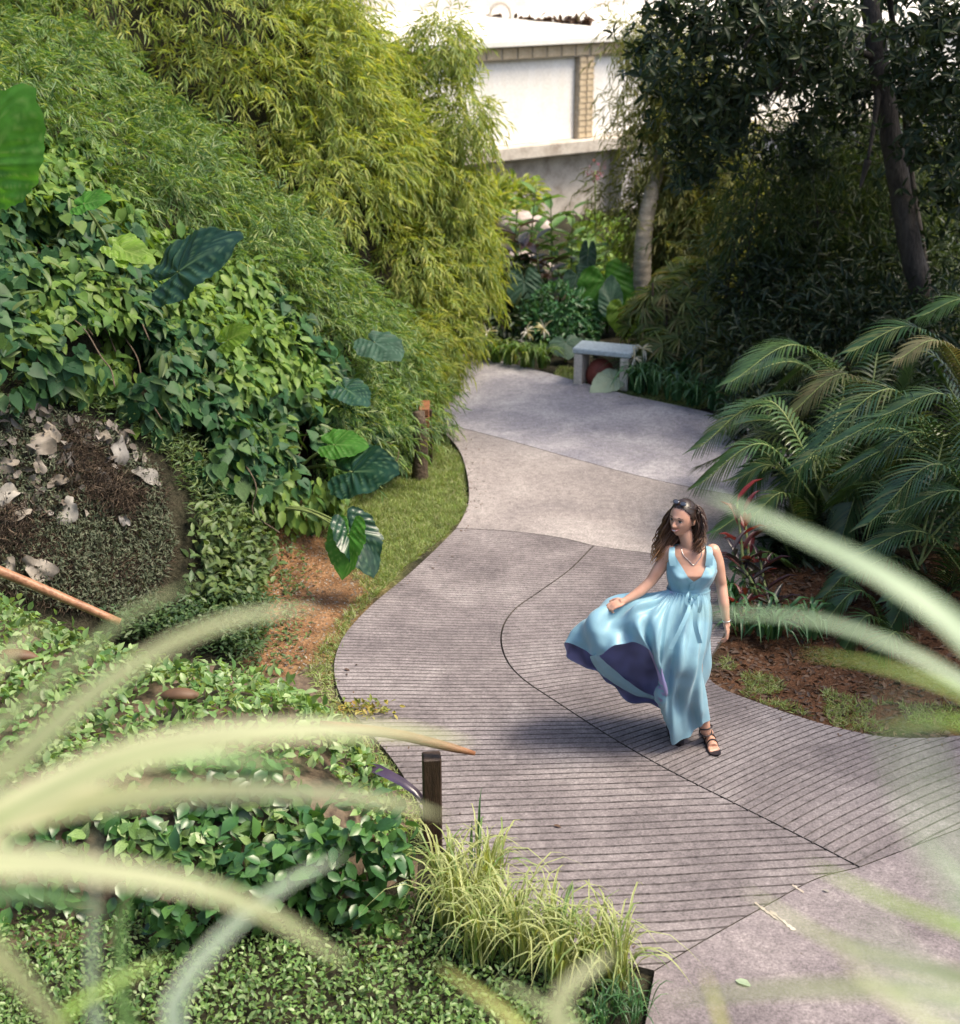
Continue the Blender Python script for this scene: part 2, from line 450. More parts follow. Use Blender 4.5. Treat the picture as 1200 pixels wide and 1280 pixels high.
M['wood_dark'] = rough_mat('dark_post_wood', (.022, .013, .009), (.06, .036, .022), scale=8, stretch=(4, 4, .6), rough=.5, bump=.3)
M['wood_red'] = rough_mat('red_brown_wood', (.14, .055, .025), (.28, .12, .055), scale=8, stretch=(1, 1, 6), rough=.5, bump=.3)
M['wood_rail'] = rough_mat('rail_wood', (.22, .10, .05), (.38, .20, .11), scale=10, rough=.45, bump=.2)
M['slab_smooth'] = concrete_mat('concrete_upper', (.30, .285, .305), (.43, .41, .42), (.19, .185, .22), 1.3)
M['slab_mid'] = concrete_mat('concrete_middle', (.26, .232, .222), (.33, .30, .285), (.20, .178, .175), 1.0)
M['slab_groove'] = concrete_mat('concrete_grooved', (.178, .156, .157), (.25, .225, .222), (.118, .103, .106), 1.5)  # darker than the upper slabs; tree shade is put into the colour
M['slab_low'] = concrete_mat('concrete_lower', (.19, .165, .17), (.26, .23, .228), (.13, .112, .118), 1.4)  # near slab's darker tone also holds painted shade
M['groove_dirt'] = rough_mat('groove_dirt', (.022, .019, .019), (.17, .15, .148), scale=26, rough=.95, bump=.2)
M['slab_side'] = rough_mat('slab_side', (.05, .045, .04), (.15, .13, .11), scale=8, rough=.95, bump=.5)
M['wall_white'] = rough_mat('white_paint_wall', (.80, .76, .68), (.88, .86, .81), scale=1.6, rough=.7, bump=.08, stretch=(2, 2, .5))
M['wall_aged'] = rough_mat('aged_plaster', (.28, .23, .18), (.5, .45, .38), scale=3, c3=(.62, .58, .5), rough=.85, bump=.3)
M['wall_grey'] = rough_mat('grey_render_wall', (.45, .42, .41), (.62, .58, .56), scale=5, rough=.9, bump=.3)
M['brick_pale'] = rough_mat('pale_brick', (.42, .32, .2), (.6, .5, .34), scale=5, rough=.85, bump=.3)
M['mortar'] = rough_mat('mortar', (.3, .26, .2), (.42, .37, .3), scale=10, rough=.9)
M['roof'] = rough_mat('roof_sheet', (.7, .68, .62), (.8, .78, .72), scale=2, rough=.6, bump=.1)
M['bench_top'] = rough_mat('bench_top_stone', (.36, .43, .46), (.46, .54, .57), scale=6, rough=.5, bump=.1)
M['bench_leg'] = rough_mat('bench_leg_stone', (.5, .46, .4), (.66, .61, .54), scale=6, rough=.7, bump=.2)
M['terracotta'] = rough_mat('terracotta', (.14, .035, .025), (.24, .06, .04), scale=6, rough=.6, bump=.2)
M['rock'] = rough_mat('pale_rock', (.3, .25, .23), (.5, .43, .4), scale=4, rough=.85, bump=.6)
# ------------------------------------------------------------------ path outlines (photo pixels -> ground)
def gl(pts, n=6, smooth=True):
    p = np.array([G(a, b)[:2] for a, b in pts])
    return crom(p, n) if smooth else p
left_up = gl([(575, 440), (548, 468), (537, 495), (543, 527)])
left_mid = gl([(543, 527), (556, 541), (574, 563), (583, 590), (586, 622), (579, 645), (570, 660)])
left_low = gl([(570, 660), (540, 690), (505, 722), (465, 755), (434, 788), (420, 815), (417, 842), (426, 872), (452, 905), (490, 950), (520, 1000), (540, 1045), (590, 1100), (680, 1160), (770, 1200), (818, 1214)])
far_edge = gl([(575, 440), (630, 452), (700, 470), (780, 492), (880, 514), (960, 538), (1010, 556)])
joint_up = gl([(543, 527), (620, 546), (720, 574), (820, 600), (930, 622), (985, 636)])
joint_mid = gl([(570, 660), (640, 664), (700, 672), (742, 682)])
joint_mid2 = gl([(742, 682), (800, 690), (870, 697), (958, 702)])
joint_cur = gl([(742, 682), (712, 712), (676, 738), (642, 763), (627, 790), (631, 820), (652, 847), (700, 880), (765, 922), (835, 962), (920, 1005), (1000, 1045), (1075, 1084)], 8)
low_l = gl([(818, 1214), (880, 1176), (960, 1131), (1020, 1099), (1075, 1084)])
low_r = gl([(1075, 1084), (1200, 1036), (1330, 990), (1480, 960)])
right_up = gl([(1010, 556), (1000, 590), (985, 636)])
right_mid = gl([(985, 636), (968, 670), (958, 702)])
right_low = gl([(958, 702), (938, 745), (905, 795), (886, 846), (960, 882), (1060, 912), (1140, 922), (1250, 915), (1480, 900)])
def ring(*parts):
    out = []
    for p in parts:
        out.extend(p.tolist()[:-1])
    return np.array(out)
P_up = ring(far_edge, right_up, joint_up[::-1], left_up[::-1])
P_mid = ring(joint_up, right_mid, joint_mid2[::-1], joint_mid[::-1], left_mid[::-1])
P_A = ring(joint_mid, joint_cur, low_l[::-1], left_low[::-1])
P_B = ring(joint_mid2, right_low, low_r[::-1][0:1].repeat(2, 0), low_r[::-1], joint_cur[::-1])
P_low = ring(low_l, low_r, np.array([low_r[-1], [9, 7.5], [9, 3.6], [0.62, 3.6]]), np.array([[0.62, 3.6], [.72, 5.2], low_l[0]]))

def clean(poly, eps=1e-4):
    out = [poly[0]]
    for q in poly[1:]:
        if np.hypot(*(q - out[-1])) > eps: out.append(q)
    if np.hypot(*(out[0] - out[-1])) < eps: out.pop()
    return np.array(out)
def area(p):
    x, y = p[:, 0], p[:, 1]
    return 0.5 * np.sum(x * np.roll(y, -1) - y * np.roll(x, -1))
def inset(poly, d):
    p = clean(poly)
    if area(p) < 0: p = p[::-1]
    e1 = nrm(p - np.roll(p, 1, 0)); e2 = nrm(np.roll(p, -1, 0) - p)
    n1 = np.stack([-e1[:, 1], e1[:, 0]], 1); n2 = np.stack([-e2[:, 1], e2[:, 0]], 1)
    nn = nrm(n1 + n2)
    return p + nn * d / np.maximum((nn * n1).sum(1), .5)[:, None]

PATH_POLYS = [P_up, P_mid, P_A, P_B, P_low]
def on_path(x, y):
    m = np.zeros(np.shape(x), bool)
    for p in PATH_POLYS: m |= inpoly(x, y, p)
    if m.any():
        d_ = np.minimum(np.minimum(dpoly(x, y, left_low), dpoly(x, y, right_low)), dpoly(x, y, far_edge))
        m &= d_ > .085
    return m

# ------------------------------------------------------------------ terrain
FOOT = np.array([(-14, 5.5), (-7, 7.6), (-4.4, 8.5), (-2.8, 9.4), (-2.0, 10.3), (-1.55, 11.3), (-1.15, 12.3), (-0.8, 13.3), (-0.62, 14.6), (-0.5, 16.0), (-0.45, 17.5), (-0.9, 19.3), (-2, 20.8), (-5, 22.5), (-14, 25)])
HILL = np.vstack([FOOT, [(-200, 30), (-200, 0)]])
def terrain(x, y, path=True):
    x = np.asarray(x, float); y = np.asarray(y, float)
    s = dpoly(x, y, FOOT) * np.where(inpoly(x, y, HILL), 1, -1)
    steep = 1 + 1.6 * smooth01((y - 15.5) / 2.0)
    prof = np.interp(s * steep, [0, .3, 1, 2, 3, 5, 8, 20], [0, .45, 1.45, 2.55, 3.45, 4.6, 5.4, 6.2])
    prof = prof * (1 - .42 * smooth01((x + 4.2) / 1.5) * np.exp(-((y - .12 * x - 15.7) / .6) ** 2))
    h = prof
    # bed on the right, rising gently behind the palms
    sr = smooth01((x - 2.2 - .0 * y) / 5.0) * smooth01((y - 7.9) / 1.5)
    h = h + .5 * sr
    # near bank on which the photographer stands
    h = np.maximum(h, 3.3 * (1 - smooth01((y - .7) / 3.4)))
    p3 = np.stack([x, y, 0 * x], -1)
    h = h + .03 * vnoise(p3, 1.3) + .012 * vnoise(p3 + 9, 5) - .05
    if path:
        h = np.where(on_path(x, y), -.11, h)
    return h
def H(px, py):
    d = ray(px, py); t = np.linspace(3, 45, 900)
    X = d[0] * t; Y = d[1] * t; Z = CAMZ + d[2] * t
    hh = terrain(X, Y, False)
    k = np.argmax(Z <= hh)
    if not (Z <= hh).any(): k = 700
    return np.array([X[k], Y[k], hh[k]])
def hpoly(pts): return np.array([H(a, b)[:2] for a, b in pts])
def tz(x, y): return float(terrain(np.array([x]), np.array([y]), False)[0])

POLY_SOIL = hpoly([(335, 640), (400, 625), (425, 690), (475, 735), (440, 785), (415, 855), (330, 840), (295, 770), (315, 700)])
POLY_GRASS = hpoly([(400, 640), (440, 600), (520, 590), (556, 548), (583, 585), (583, 640), (560, 668), (505, 712), (440, 778), (418, 850), (380, 850), (420, 780), (455, 740), (410, 690)])
POLY_MOUND = hpoly([(-60, 530), (60, 528), (140, 550), (195, 600), (215, 690), (185, 770), (100, 770), (-60, 720)])
POLY_VINE = hpoly([(-60, 215), (40, 205), (80, 230), (120, 290), (200, 330), (290, 385), (345, 425), (410, 470), (440, 520), (430, 560), (390, 600), (345, 625), (310, 635), (230, 545), (130, 490), (-60, 490)])
POLY_BED = np.array([G(*p)[:2] for p in [(886, 846), (960, 882), (1060, 912), (1250, 915), (1400, 900), (1400, 700), (958, 702), (938, 745), (905, 795)]])

def axis_coords(lo, hi, step, far):
    c = np.arange(lo, hi + 1e-6, step)
    g = np.cumsum(step * 1.35 ** np.arange(1, 22)); g = g[g < far]
    return np.concatenate([(lo - g)[::-1], c, hi + g])
xs = axis_coords(-6.5, 6.5, .07, 400); ys = axis_coords(0, 22, .07, 400)
X, Y = np.meshgrid(xs, ys)
Z = terrain(X.ravel(), Y.ravel()).reshape(X.shape)
V = np.stack([X.ravel(), Y.ravel(), Z.ravel()], 1)
nx = len(xs); ny = len(ys)
I = np.arange(nx * ny).reshape(ny, nx)
F = np.stack([I[:-1, :-1].ravel(), I[:-1, 1:].ravel(), I[1:, 1:].ravel(), I[1:, :-1].ravel()], 1)
def feather(poly, w):
    d = dpoly(V[:, 0], V[:, 1], np.vstack([poly, poly[:1]])) * np.where(inpoly(V[:, 0], V[:, 1], poly), 1, -1)
    return smooth01((d + .12 * vnoise(V * [1, 1, 0], 6)) / w + .5)
m_soil = feather(POLY_SOIL, .25); m_grass = feather(POLY_GRASS, .2) * (1 - .75 * m_soil); m_bed = feather(POLY_BED, .3) * .0 + feather(POLY_BED, .3)

mg, n, l = new_mat('ground')
out = n.new('ShaderNodeOutputMaterial'); tc = n.new('ShaderNodeTexCoord')
na = nd(n, 'ShaderNodeTexNoise'); na.inputs['Scale'].default_value = 5; na.inputs['Detail'].default_value = 8; na.inputs['Roughness'].default_value = .7
nb = nd(n, 'ShaderNodeTexNoise'); nb.inputs['Scale'].default_value = 45; nb.inputs['Detail'].default_value = 5
l.new(tc.outputs['Object'], na.inputs[0]); l.new(tc.outputs['Object'], nb.inputs[0])
r0 = ramp(n, [(.35, (.018, .02, .012)), (.65, (.05, .045, .03))]); l.new(na.outputs[0], r0.inputs[0])  # base kept near-black so gaps in the foliage read as shade
r1 = ramp(n, [(.3, (.10, .055, .03)), (.5, (.22, .12, .06)), (.7, (.33, .20, .11))]); l.new(na.outputs[0], r1.inputs[0])
r2 = ramp(n, [(.3, (.09, .11, .035)), (.7, (.2, .2, .08))]); l.new(na.outputs[0], r2.inputs[0])
r3 = ramp(n, [(.3, (.05, .025, .014)), (.6, (.13, .065, .035))]); l.new(na.outputs[0], r3.inputs[0])
col = r0.outputs[0]
for nm, r in (('soil', r1), ('grass', r2), ('bed', r3)):
    a = n.new('ShaderNodeAttribute'); a.attribute_name = nm
    mx = nd(n, 'ShaderNodeMix', data_type='RGBA'); l.new(a.outputs['Fac'], mx.inputs[0]); l.new(col, mx.inputs[6]); l.new(r.outputs[0], mx.inputs[7]); col = mx.outputs[2]
mr = nd(n, 'ShaderNodeMapRange'); mr.inputs[1].default_value = .3; mr.inputs[2].default_value = .7; mr.inputs[3].default_value = .6; mr.inputs[4].default_value = 1.35; l.new(nb.outputs[0], mr.inputs[0])
mx = nd(n, 'ShaderNodeMix', data_type='RGBA', blend_type='MULTIPLY'); mx.inputs[0].default_value = 1; l.new(col, mx.inputs[6]); l.new(mr.outputs[0], mx.inputs[7])
p = n.new('ShaderNodeBsdfPrincipled'); p.inputs['Roughness'].default_value = .95; p.inputs['Specular IOR Level'].default_value = .1; l.new(mx.outputs[2], p.inputs['Base Color'])
bu = n.new('ShaderNodeBump'); bu.inputs['Strength'].default_value = .9; bu.inputs['Distance'].default_value = .03; l.new(nb.outputs[0], bu.inputs['Height']); l.new(bu.outputs[0], p.inputs['Normal']); l.new(p.outputs[0], out.inputs[0])
me = mesh_np('ground', V, F, mg, {'soil': m_soil, 'grass': m_grass, 'bed': m_bed})
tag(link('ground', me), 'earth ground with hill bank', None, None, 'structure')
del V, F

# ------------------------------------------------------------------ path slabs with real grooves
path_root = bpy.data.objects.new('path', None); COL.objects.link(path_root)
tag(path_root, None, None, None, 'structure')
def slab(poly, mat, gfun=None, spacing=.12, name='concrete_slab', ins=.006):
    p = inset(poly, ins)
    bm = bmesh.new()
    fw = (lambda x, y: (x, y)) if gfun is None else gfun[0]
    bk = (lambda x, y: (x, y)) if gfun is None else gfun[1]
    vs = [bm.verts.new((*fw(x, y), 0)) for x, y in p]
    f = bm.faces.new(vs)
    f.normal_update()
    if f.normal.z < 0: f.normal_flip()
    bmesh.ops.triangulate(bm, faces=[f], ngon_method='EAR_CLIP')
    def cut(axis, v):
        no = (1, 0, 0) if axis == 0 else (0, 1, 0)
        co = (v, 0, 0) if axis == 0 else (0, v, 0)
        bmesh.ops.bisect_plane(bm, geom=bm.verts[:] + bm.edges[:] + bm.faces[:], plane_co=co, plane_no=no, dist=1e-5)
    X0 = min(v.co.x for v in bm.verts); X1 = max(v.co.x for v in bm.verts)
    Y0 = min(v.co.y for v in bm.verts); Y1 = max(v.co.y for v in bm.verts)
    step = .12 if gfun else .5
    x = X0 + step
    while x < X1: cut(0, x); x += step
    centres = []; hws = []
    if gfun:
        y = Y0 + spacing * .6
        while y < Y1:
            hw = float(np.interp(y, [7.0, 9.5, 11.5], [.0080, .0042, .002])); hws.append(hw)
            cut(1, y - hw); cut(1, y); cut(1, y + hw)
            centres.append(y)
            y += spacing * float(np.interp(y, [6.2, 9.2], [1.1, .55])) * (1 + random.uniform(-.1, .1))
    else:
        y = Y0 + step
        while y < Y1: cut(1, y); y += step
    ce = np.array(centres) if centres else np.array([1e9])
    bound = set(v.index for e in bm.edges if e.is_boundary for v in e.verts) if False else None
    bm.verts.index_update()
    mats = []
    for f in bm.faces:
        c = f.calc_center_median()
        k = np.abs(ce - c.y); j = int(k.argmin())
        f.material_index = 1 if (hws and k[j] < hws[j] * .98) else 0
    tops = []
    for v in bm.verts:
        k = np.abs(ce - v.co.y).min()
        zz = (-.011 if v.co.y < 9 else -.007) if k < .0005 else 0.0
        if gfun:
            wob = .004 * math.sin(v.co.x * 5.1 + v.co.y * 2) + .006 * float(vnoise(np.array([v.co.x * 3.7, v.co.y * .7, 2.0])))
            if k > .0005 and k < .012: wob += .0022 * float(vnoise(np.array([v.co.x * 17.0, v.co.y * 40, 5.0])))
        else: wob = 0
        edge = any(e.is_boundary for e in v.link_edges)
        xx, yy = bk(v.co.x, v.co.y + (0 if edge else wob))
        v.co = (xx, yy, zz)
    be = [e for e in bm.edges if e.is_boundary]
    r = bmesh.ops.extrude_edge_only(bm, edges=be)
    nv = [g for g in r['geom'] if isinstance(g, bmesh.types.BMVert)]
    for g in r['geom']:
        if isinstance(g, bmesh.types.BMFace): g.material_index = 2
    for v in nv: v.co.z = -.15
    bmesh.ops.recalc_face_normals(bm, faces=bm.faces[:])
    me = bpy.data.meshes.new(name); bm.to_mesh(me); bm.free()
    for m in (mat, M['groove_dirt'], M['slab_side']): me.materials.append(m)
    o = bpy.data.objects.new(name, me); COL.objects.link(o); o.parent = path_root
    return o
def warp(f):
    def bk(x, t): return x, t + f(x, t)
    def fw(x, y):
        t = y
        for _ in range(30): t = t + .7 * (y - f(x, t) - t)
        return x, t
    return fw, bk
gA = warp(lambda x, t: float(np.interp(t, [5.5, 7.5, 9, 12.5], [.12, .07, -.02, -.24])) * x)
def fB(x, t):
    u = min(max(x - 1.0, -2.5), 2.6); m_ = float(np.interp(t, [5.0, 6.5, 7.6, 9.3, 11.5], [1.1, 1.05, .85, .15, -.22])); c_ = float(np.interp(t, [7, 9.3], [.13, .03]))
    return m_ * u - c_ * u * u
gB = warp(fB)
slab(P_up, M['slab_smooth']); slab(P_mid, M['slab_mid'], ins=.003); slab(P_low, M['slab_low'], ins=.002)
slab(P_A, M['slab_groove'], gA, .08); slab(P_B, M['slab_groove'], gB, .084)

# ------------------------------------------------------------------ leaf templates and scatter
def tmpl(kind):
    if kind == 'blade':      # narrow bamboo leaf, 4 triangles, length 1 along y
        V = np.array([[0, 0, 0], [-.5, .38, .03], [0, .38, -.05], [.5, .38, .03], [0, 1, -.18]])
        T = np.array([[0, 2, 1], [0, 3, 2], [1, 2, 4], [2, 3, 4]])
    elif kind == 'oval':
        V = np.array([[0, 0, 0], [-.42, .25, .05], [0, .28, -.03], [.42, .25, .05], [-.46, .6, .03], [0, .62, -.06], [.46, .6, .03], [0, 1, -.2]])
        T = np.array([[0, 2, 1], [0, 3, 2], [1, 2, 5], [1, 5, 4], [2, 3, 6], [2, 6, 5], [4, 5, 7], [5, 6, 7]])
    elif kind == 'heart':
        V = np.array([[0, 0, 0], [-.28, -.13, .02], [-.5, .08, .02], [-.46, .38, .0], [-.24, .72, -.04], [0, 1.02, -.16], [.24, .72, -.04], [.46, .38, 0], [.5, .08, .02], [.28, -.13, .02], [0, .38, -.08], [0, .7, -.11]])
        T = np.array([[0, 2, 1], [0, 10, 2], [2, 10, 3], [3, 10, 11], [3, 11, 4], [4, 11, 5], [0, 9, 8], [0, 8, 10], [8, 7, 10], [7, 11, 10], [7, 6, 11], [6, 5, 11]])
    elif kind == 'lance':    # long broad leaf
        V = np.array([[0, 0, 0], [-.4, .2, .05], [0, .2, -.03], [.4, .2, .05], [-.5, .5, .0], [0, .5, -.09], [.5, .5, .0], [-.3, .8, -.1], [0, .8, -.18], [.3, .8, -.1], [0, 1, -.34]])
        T = np.array([[0, 2, 1], [0, 3, 2], [1, 2, 5], [1, 5, 4], [2, 3, 6], [2, 6, 5], [4, 5, 8], [4, 8, 7], [5, 6, 9], [5, 9, 8], [7, 8, 10], [8, 9, 10]])
    elif kind == 'grass':
        V = np.array([[-.5, 0, 0], [.5, 0, 0], [-.35, .5, .0], [.35, .5, .0], [0, 1, -.25]])
        T = np.array([[0, 1, 3], [0, 3, 2], [2, 3, 4]])
    return V, T

def frames(D, N):
    y = nrm(D); x = nrm(np.cross(y, N)); z = np.cross(x, y)
    return np.stack([x, y, z], 1)      # rows are axes

def scatter_geo(kind, P, D, N, L, Wd):
    V0, T0 = tmpl(kind)
    R = frames(D, N)
    n = len(P); k = len(V0)
    L = np.broadcast_to(L, (n,)); Wd = np.broadcast_to(Wd, (n,))
    S = np.stack([Wd, L, L], 1)
    Vl = V0[None] * S[:, None, :]
    V = np.einsum('nki,nij->nkj', Vl, R) + P[:, None, :]
    T = (T0[None] + (np.arange(n) * k)[:, None, None]).reshape(-1, 3)
    tint = np.repeat(rng.random(n), k)
    return V.reshape(-1, 3), T, tint

def scatter(name, kind, P, D, N, L, Wd, mat, parent=None, tintf=None):
    V, T, t = scatter_geo(kind, P, D, N, L, Wd)
    if tintf is not None: t = np.repeat(tintf, len(tmpl(kind)[0]))
    return obj(name, V, T, mat, parent, t)

def leaf_objects(name, kind, P, D, N, L, Wd, mat, parent):
    """single pickable leaves: copies that share one mesh"""
    V0, T0 = tmpl(kind)
    me = mesh_np(name, V0, T0, mat, np.zeros(len(V0)))
    R = frames(D, N)
    L = np.broadcast_to(L, (len(P),)); Wd = np.broadcast_to(Wd, (len(P),))
    off = np.array(parent.location)
    for i in range(len(P)):
        o = bpy.data.objects.new(name, me); COL.objects.link(o); o.parent = parent
        A = R[i]
        M4 = Matrix(((A[0][0] * Wd[i], A[1][0] * L[i], A[2][0] * L[i], P[i][0] - off[0]),
                     (A[0][1] * Wd[i], A[1][1] * L[i], A[2][1] * L[i], P[i][1] - off[1]),
                     (A[0][2] * Wd[i], A[1][2] * L[i], A[2][2] * L[i], P[i][2] - off[2]), (0, 0, 0, 1)))
        o.matrix_basis = M4

def pix(P):
    q = np.asarray(P) - [0, 0, CAMZ]
    d = q[:, 1] * CP - q[:, 2] * SP
    return 600 + FPX * q[:, 0] / d, 640 - FPX * (q[:, 1] * SP + q[:, 2] * CP) / d, d

def nearest_first(P, Nn, n=300):
    """indices of the n leaves lying outermost and nearest to where people walk"""
    px, py, d = pix(P)
    front = -(Nn * nrm(np.asarray(P) - [0, 0, CAMZ])).sum(1)
    ok = (px > 5) & (px < 1195) & (py > 5) & (py < 1275)
    score = np.where(ok, front - .08 * d, -99)
    return np.argsort(-score)[:n]

def surf_pts(poly, n, area_w=True):
    x0, y0 = poly.min(0); x1, y1 = poly.max(0)
    out = []
    tot = 0
    while tot < n:
        x = rng.uniform(x0, x1, n * 2); y = rng.uniform(y0, y1, n * 2)
        k = inpoly(x, y, poly); x = x[k]; y = y[k]
        e = .04
        h = terrain(x, y, False)
        gx = (terrain(x + e, y, False) - h) / e; gy = (terrain(x, y + e, False) - h) / e
        nn = nrm(np.stack([-gx, -gy, np.ones_like(gx)], 1))
        w = np.sqrt(1 + gx ** 2 + gy ** 2)
        k = rng.random(len(x)) < w / 4
        out.append((np.stack([x, y, h], 1)[k], nn[k])); tot += k.sum()
        if len(x) == 0: break
    P = np.concatenate([o[0] for o in out])[:n]; Nn = np.concatenate([o[1] for o in out])[:n]
    return P, Nn

def sprays(P, D, N, n_leaf=11, L=.32, leafL=.16, leafW=.02, spread=.9, droop=.35):
    """leafy twigs: leaves alternate along a drooping stem"""
    m = len(P)
    D = nrm(D); side = nrm(np.cross(D, N)); Nn = np.cross(side, D)
    LL = L * rng.uniform(.6, 1.3, m)
    Ps = []; Ds = []; Ns = []; ls = []
    for k in range(n_leaf):
        t = (k + .6) / n_leaf
        s = 1 if k % 2 else -1
        base = P + D * (t * LL)[:, None] - UP * (droop * t * t * LL)[:, None]
        dirn = D * rng.uniform(.5, 1.1, m)[:, None] + side * (s * spread * rng.uniform(.3, 1.1, m) * (1.15 - t * .8))[:, None] - UP * rng.uniform(.0, .7, m)[:, None] + Nn * rng.normal(0, .2, m)[:, None]
        Ps.append(base); Ds.append(dirn)
        Ns.append(nrm(Nn * .6 + UP * .6 + rng.normal(0, .35, (m, 3)))); ls.append(leafL * rng.uniform(.6, 1.25, m))
    Ps = np.concatenate(Ps); Ds = np.concatenate(Ds); Ns = np.concatenate(Ns); ls = np.concatenate(ls)
    return Ps, Ds, Ns, ls, ls * leafW / leafL

def mounds_cover(poly, n_mound, rad, dens, off=.0, flow=None, flat=.75):
    """leafy bulges lying on the bank: returns spray origins, directions, normals"""
    C, Nn = surf_pts(poly, n_mound)
    Ps = []; Ds = []; Ns = []
    for c, nn in zip(C, Nn):
        r = rad * rng.uniform(.6, 1.35)
        k = int(dens * r * r)
        u = nrm(rng.normal(0, 1, (k * 2, 3)))
        u = u[(u @ nrm(nn * .7 + UP * .5)) > -.15][:k]
        q = c + nn * off + u * r * np.array([1, 1, flat]) * rng.uniform(.75, 1.05, len(u))[:, None]
        dirn = u * .55 - UP * .35 + rng.normal(0, .35, u.shape)
        if flow is not None: dirn = dirn + flow
        Ps.append(q); Ds.append(dirn); Ns.append(nrm(u + UP * .5))
    return np.concatenate(Ps), np.concatenate(Ds), np.concatenate(Ns)

def above(P, m=.02):
    return P[:, 2] > terrain(P[:, 0], P[:, 1], False) + m

# ------------------------------------------------------------------ bamboo on the left bank
B_FRONT = np.array([(-7.5, 10.4), (-4.6, 10.9), (-3.4, 11.4), (-2.3, 12.0), (-1.45, 12.3), (-1.0, 13.3), (-.85, 14.5), (-1.2, 15.0), (-4, 15.4), (-8, 16.5)])
B_REAR = np.array([(-.75, 16.3), (-.62, 17.6), (-1.0, 18.9), (-2.2, 20.2), (-6, 21), (-9, 19), (-7, 15.5), (-4.5, 15.8), (-2, 16.0)]) if True else np.array([(-.75, 16.3), (-.62, 17.6), (-1.0, 18.9), (-2.2, 20.2), (-6, 21), (-8, 19), (-5.0, 16.6), (-2, 16.2)])
root = thing('bamboo_bank', (-3.5, 12, 0), 'low feathery bamboo draping the steep bank on the left side of the path', 'bamboo')
P, D, N = mounds_cover(B_FRONT, 210, .5, 330, .05, flow=np.array([.2, -.1, .15]))
k = above(P) & ~inpoly(P[:, 0], P[:, 1] + .1, POLY_VINE); P, D, N = P[k], D[k], N[k]
S = sprays(P, D, N, 12, .25, .108, .0155, 1.15, .22)
o = scatter('foliage', 'blade', *S, M['bamboo'], root); o['kind'] = 'stuff'
print('bamboo front leaves', len(S[0]))
root = thing('bamboo_thicket', (-1.5, 18, 0), 'tall sunlit yellow green bamboo thicket bulging over the far bend of the path', 'bamboo')
P, D, N = mounds_cover(B_REAR, 105, .65, 260, .1, flow=np.array([.15, -.15, .0]))
k = above(P); P, D, N = P[k], D[k], N[k]
S = sprays(P, D, N, 10, .30, .14, .02, 1.1, .25)
o = scatter('foliage', 'blade', *S, M['bamboo_rear'], root); o['kind'] = 'stuff'
# overhanging skirt of that thicket beside the path
C = np.array([W(585, 150, 17.5), W(575, 240, 17.3), W(590, 300, 17.3), W(585, 350, 17.0), W(560, 400, 16.5), W(540, 440, 15.8), W(560, 60, 18), W(520, 330, 16.6), W(510, 200, 17), W(480, 100, 17.5), W(400, 40, 17.5), W(515, 460, 15.0), W(500, 520, 14.3)])
Ps = []; Ds = []; Ns = []
for i, c in enumerate(C):
    r = .42 if i < 12 else .3
    u = nrm(rng.normal(0, 1, (330, 3))); u = u[u[:, 2] > -.75]
    Ps.append(c + [-.12, 0, 0] + u * r * rng.uniform(.6, 1.05, (len(u), 1))); Ds.append(u * .6 - UP * .55 + rng.normal(0, .3, u.shape)); Ns.append(nrm(u + UP * .5))
S = sprays(np.concatenate(Ps), np.concatenate(Ds), np.concatenate(Ns), 10, .28, .135, .019, 1.1, .3)
o = scatter('foliage', 'blade', *S, M['bamboo_rear'], root); o['kind'] = 'stuff'

# ------------------------------------------------------------------ heart-leaved vine over the lower bank
root = thing('climbing_vine', (-2.6, 10.4, 0), 'dark heart-leaved vine tumbling down the bank above the dry leaf heap', 'vine')
C, Nn = surf_pts(POLY_VINE, 130)
Ps = []; Ns = []
for c, nn in zip(C, Nn):
    r = rng.uniform(.22, .5)
    u = nrm(rng.normal(0, 1, (int(2200 * r * r), 3))); u = u[(u @ nn) > -.1]
    Ps.append(c + nn * .05 + u * r * rng.uniform(.85, 1.03, (len(u), 1))); Ns.append(u)
P = np.concatenate(Ps); U = np.concatenate(Ns)
k = above(P, .03) & (vnoise(P, 2.6) > -.38); P, U = P[k], U[k]
N = nrm(U + [.1, -.25, .75] + rng.normal(0, .32, U.shape))
D = nrm(-UP * .9 + U * .6 + rng.normal(0, .4, U.shape))
L = rng.uniform(.055, .15, len(P))
top = nearest_first(P, U, 300)
mask = np.ones(len(P), bool); mask[top] = False
leaf_objects('leaf', 'heart', P[top] + U[top] * .02, D[top], N[top], L[top] * 1.08, L[top] * 1.05, M['vine'], root)
m_y = mask & (vnoise(P + 11, 1.5) + .25 * (P[:, 2] - 1.6) > .22); m_n = mask & ~m_y & (rng.random(len(P)) < .8); m_o = mask & ~m_y & ~m_n  # yellower leaves gather higher up, painting the sunlit top
o = scatter('foliage', 'heart', P[m_n], D[m_n], N[m_n], L[m_n], L[m_n] * rng.uniform(.7, 1.0, m_n.sum()), M['vine'], root); o['kind'] = 'stuff'
o = scatter('sun_toned_foliage', 'oval', P[m_y], D[m_y], N[m_y], L[m_y] * 1.15, L[m_y] * .6, M['vine_sun_tone'], root); o['kind'] = 'stuff'
o = scatter('narrow_foliage', 'lance', P[m_o], D[m_o] + rng.normal(0, .5, (m_o.sum(), 3)), N[m_o], L[m_o] * 1.5, L[m_o] * .4, M['weed'], root); o['kind'] = 'stuff'
for i in range(26):
    c_ = C[rng.integers(len(C))] + [0, 0, .3]; pts_ = [c_]
    for _ in range(4): pts_.append(pts_[-1] + np.array([rng.normal(.05, .12), rng.normal(-.12, .06), rng.normal(-.14, .06)]))
    obj('stem', *tube(crom(pts_, 4), .006, 5), M['twig'], root)
print('vine leaves', len(P))

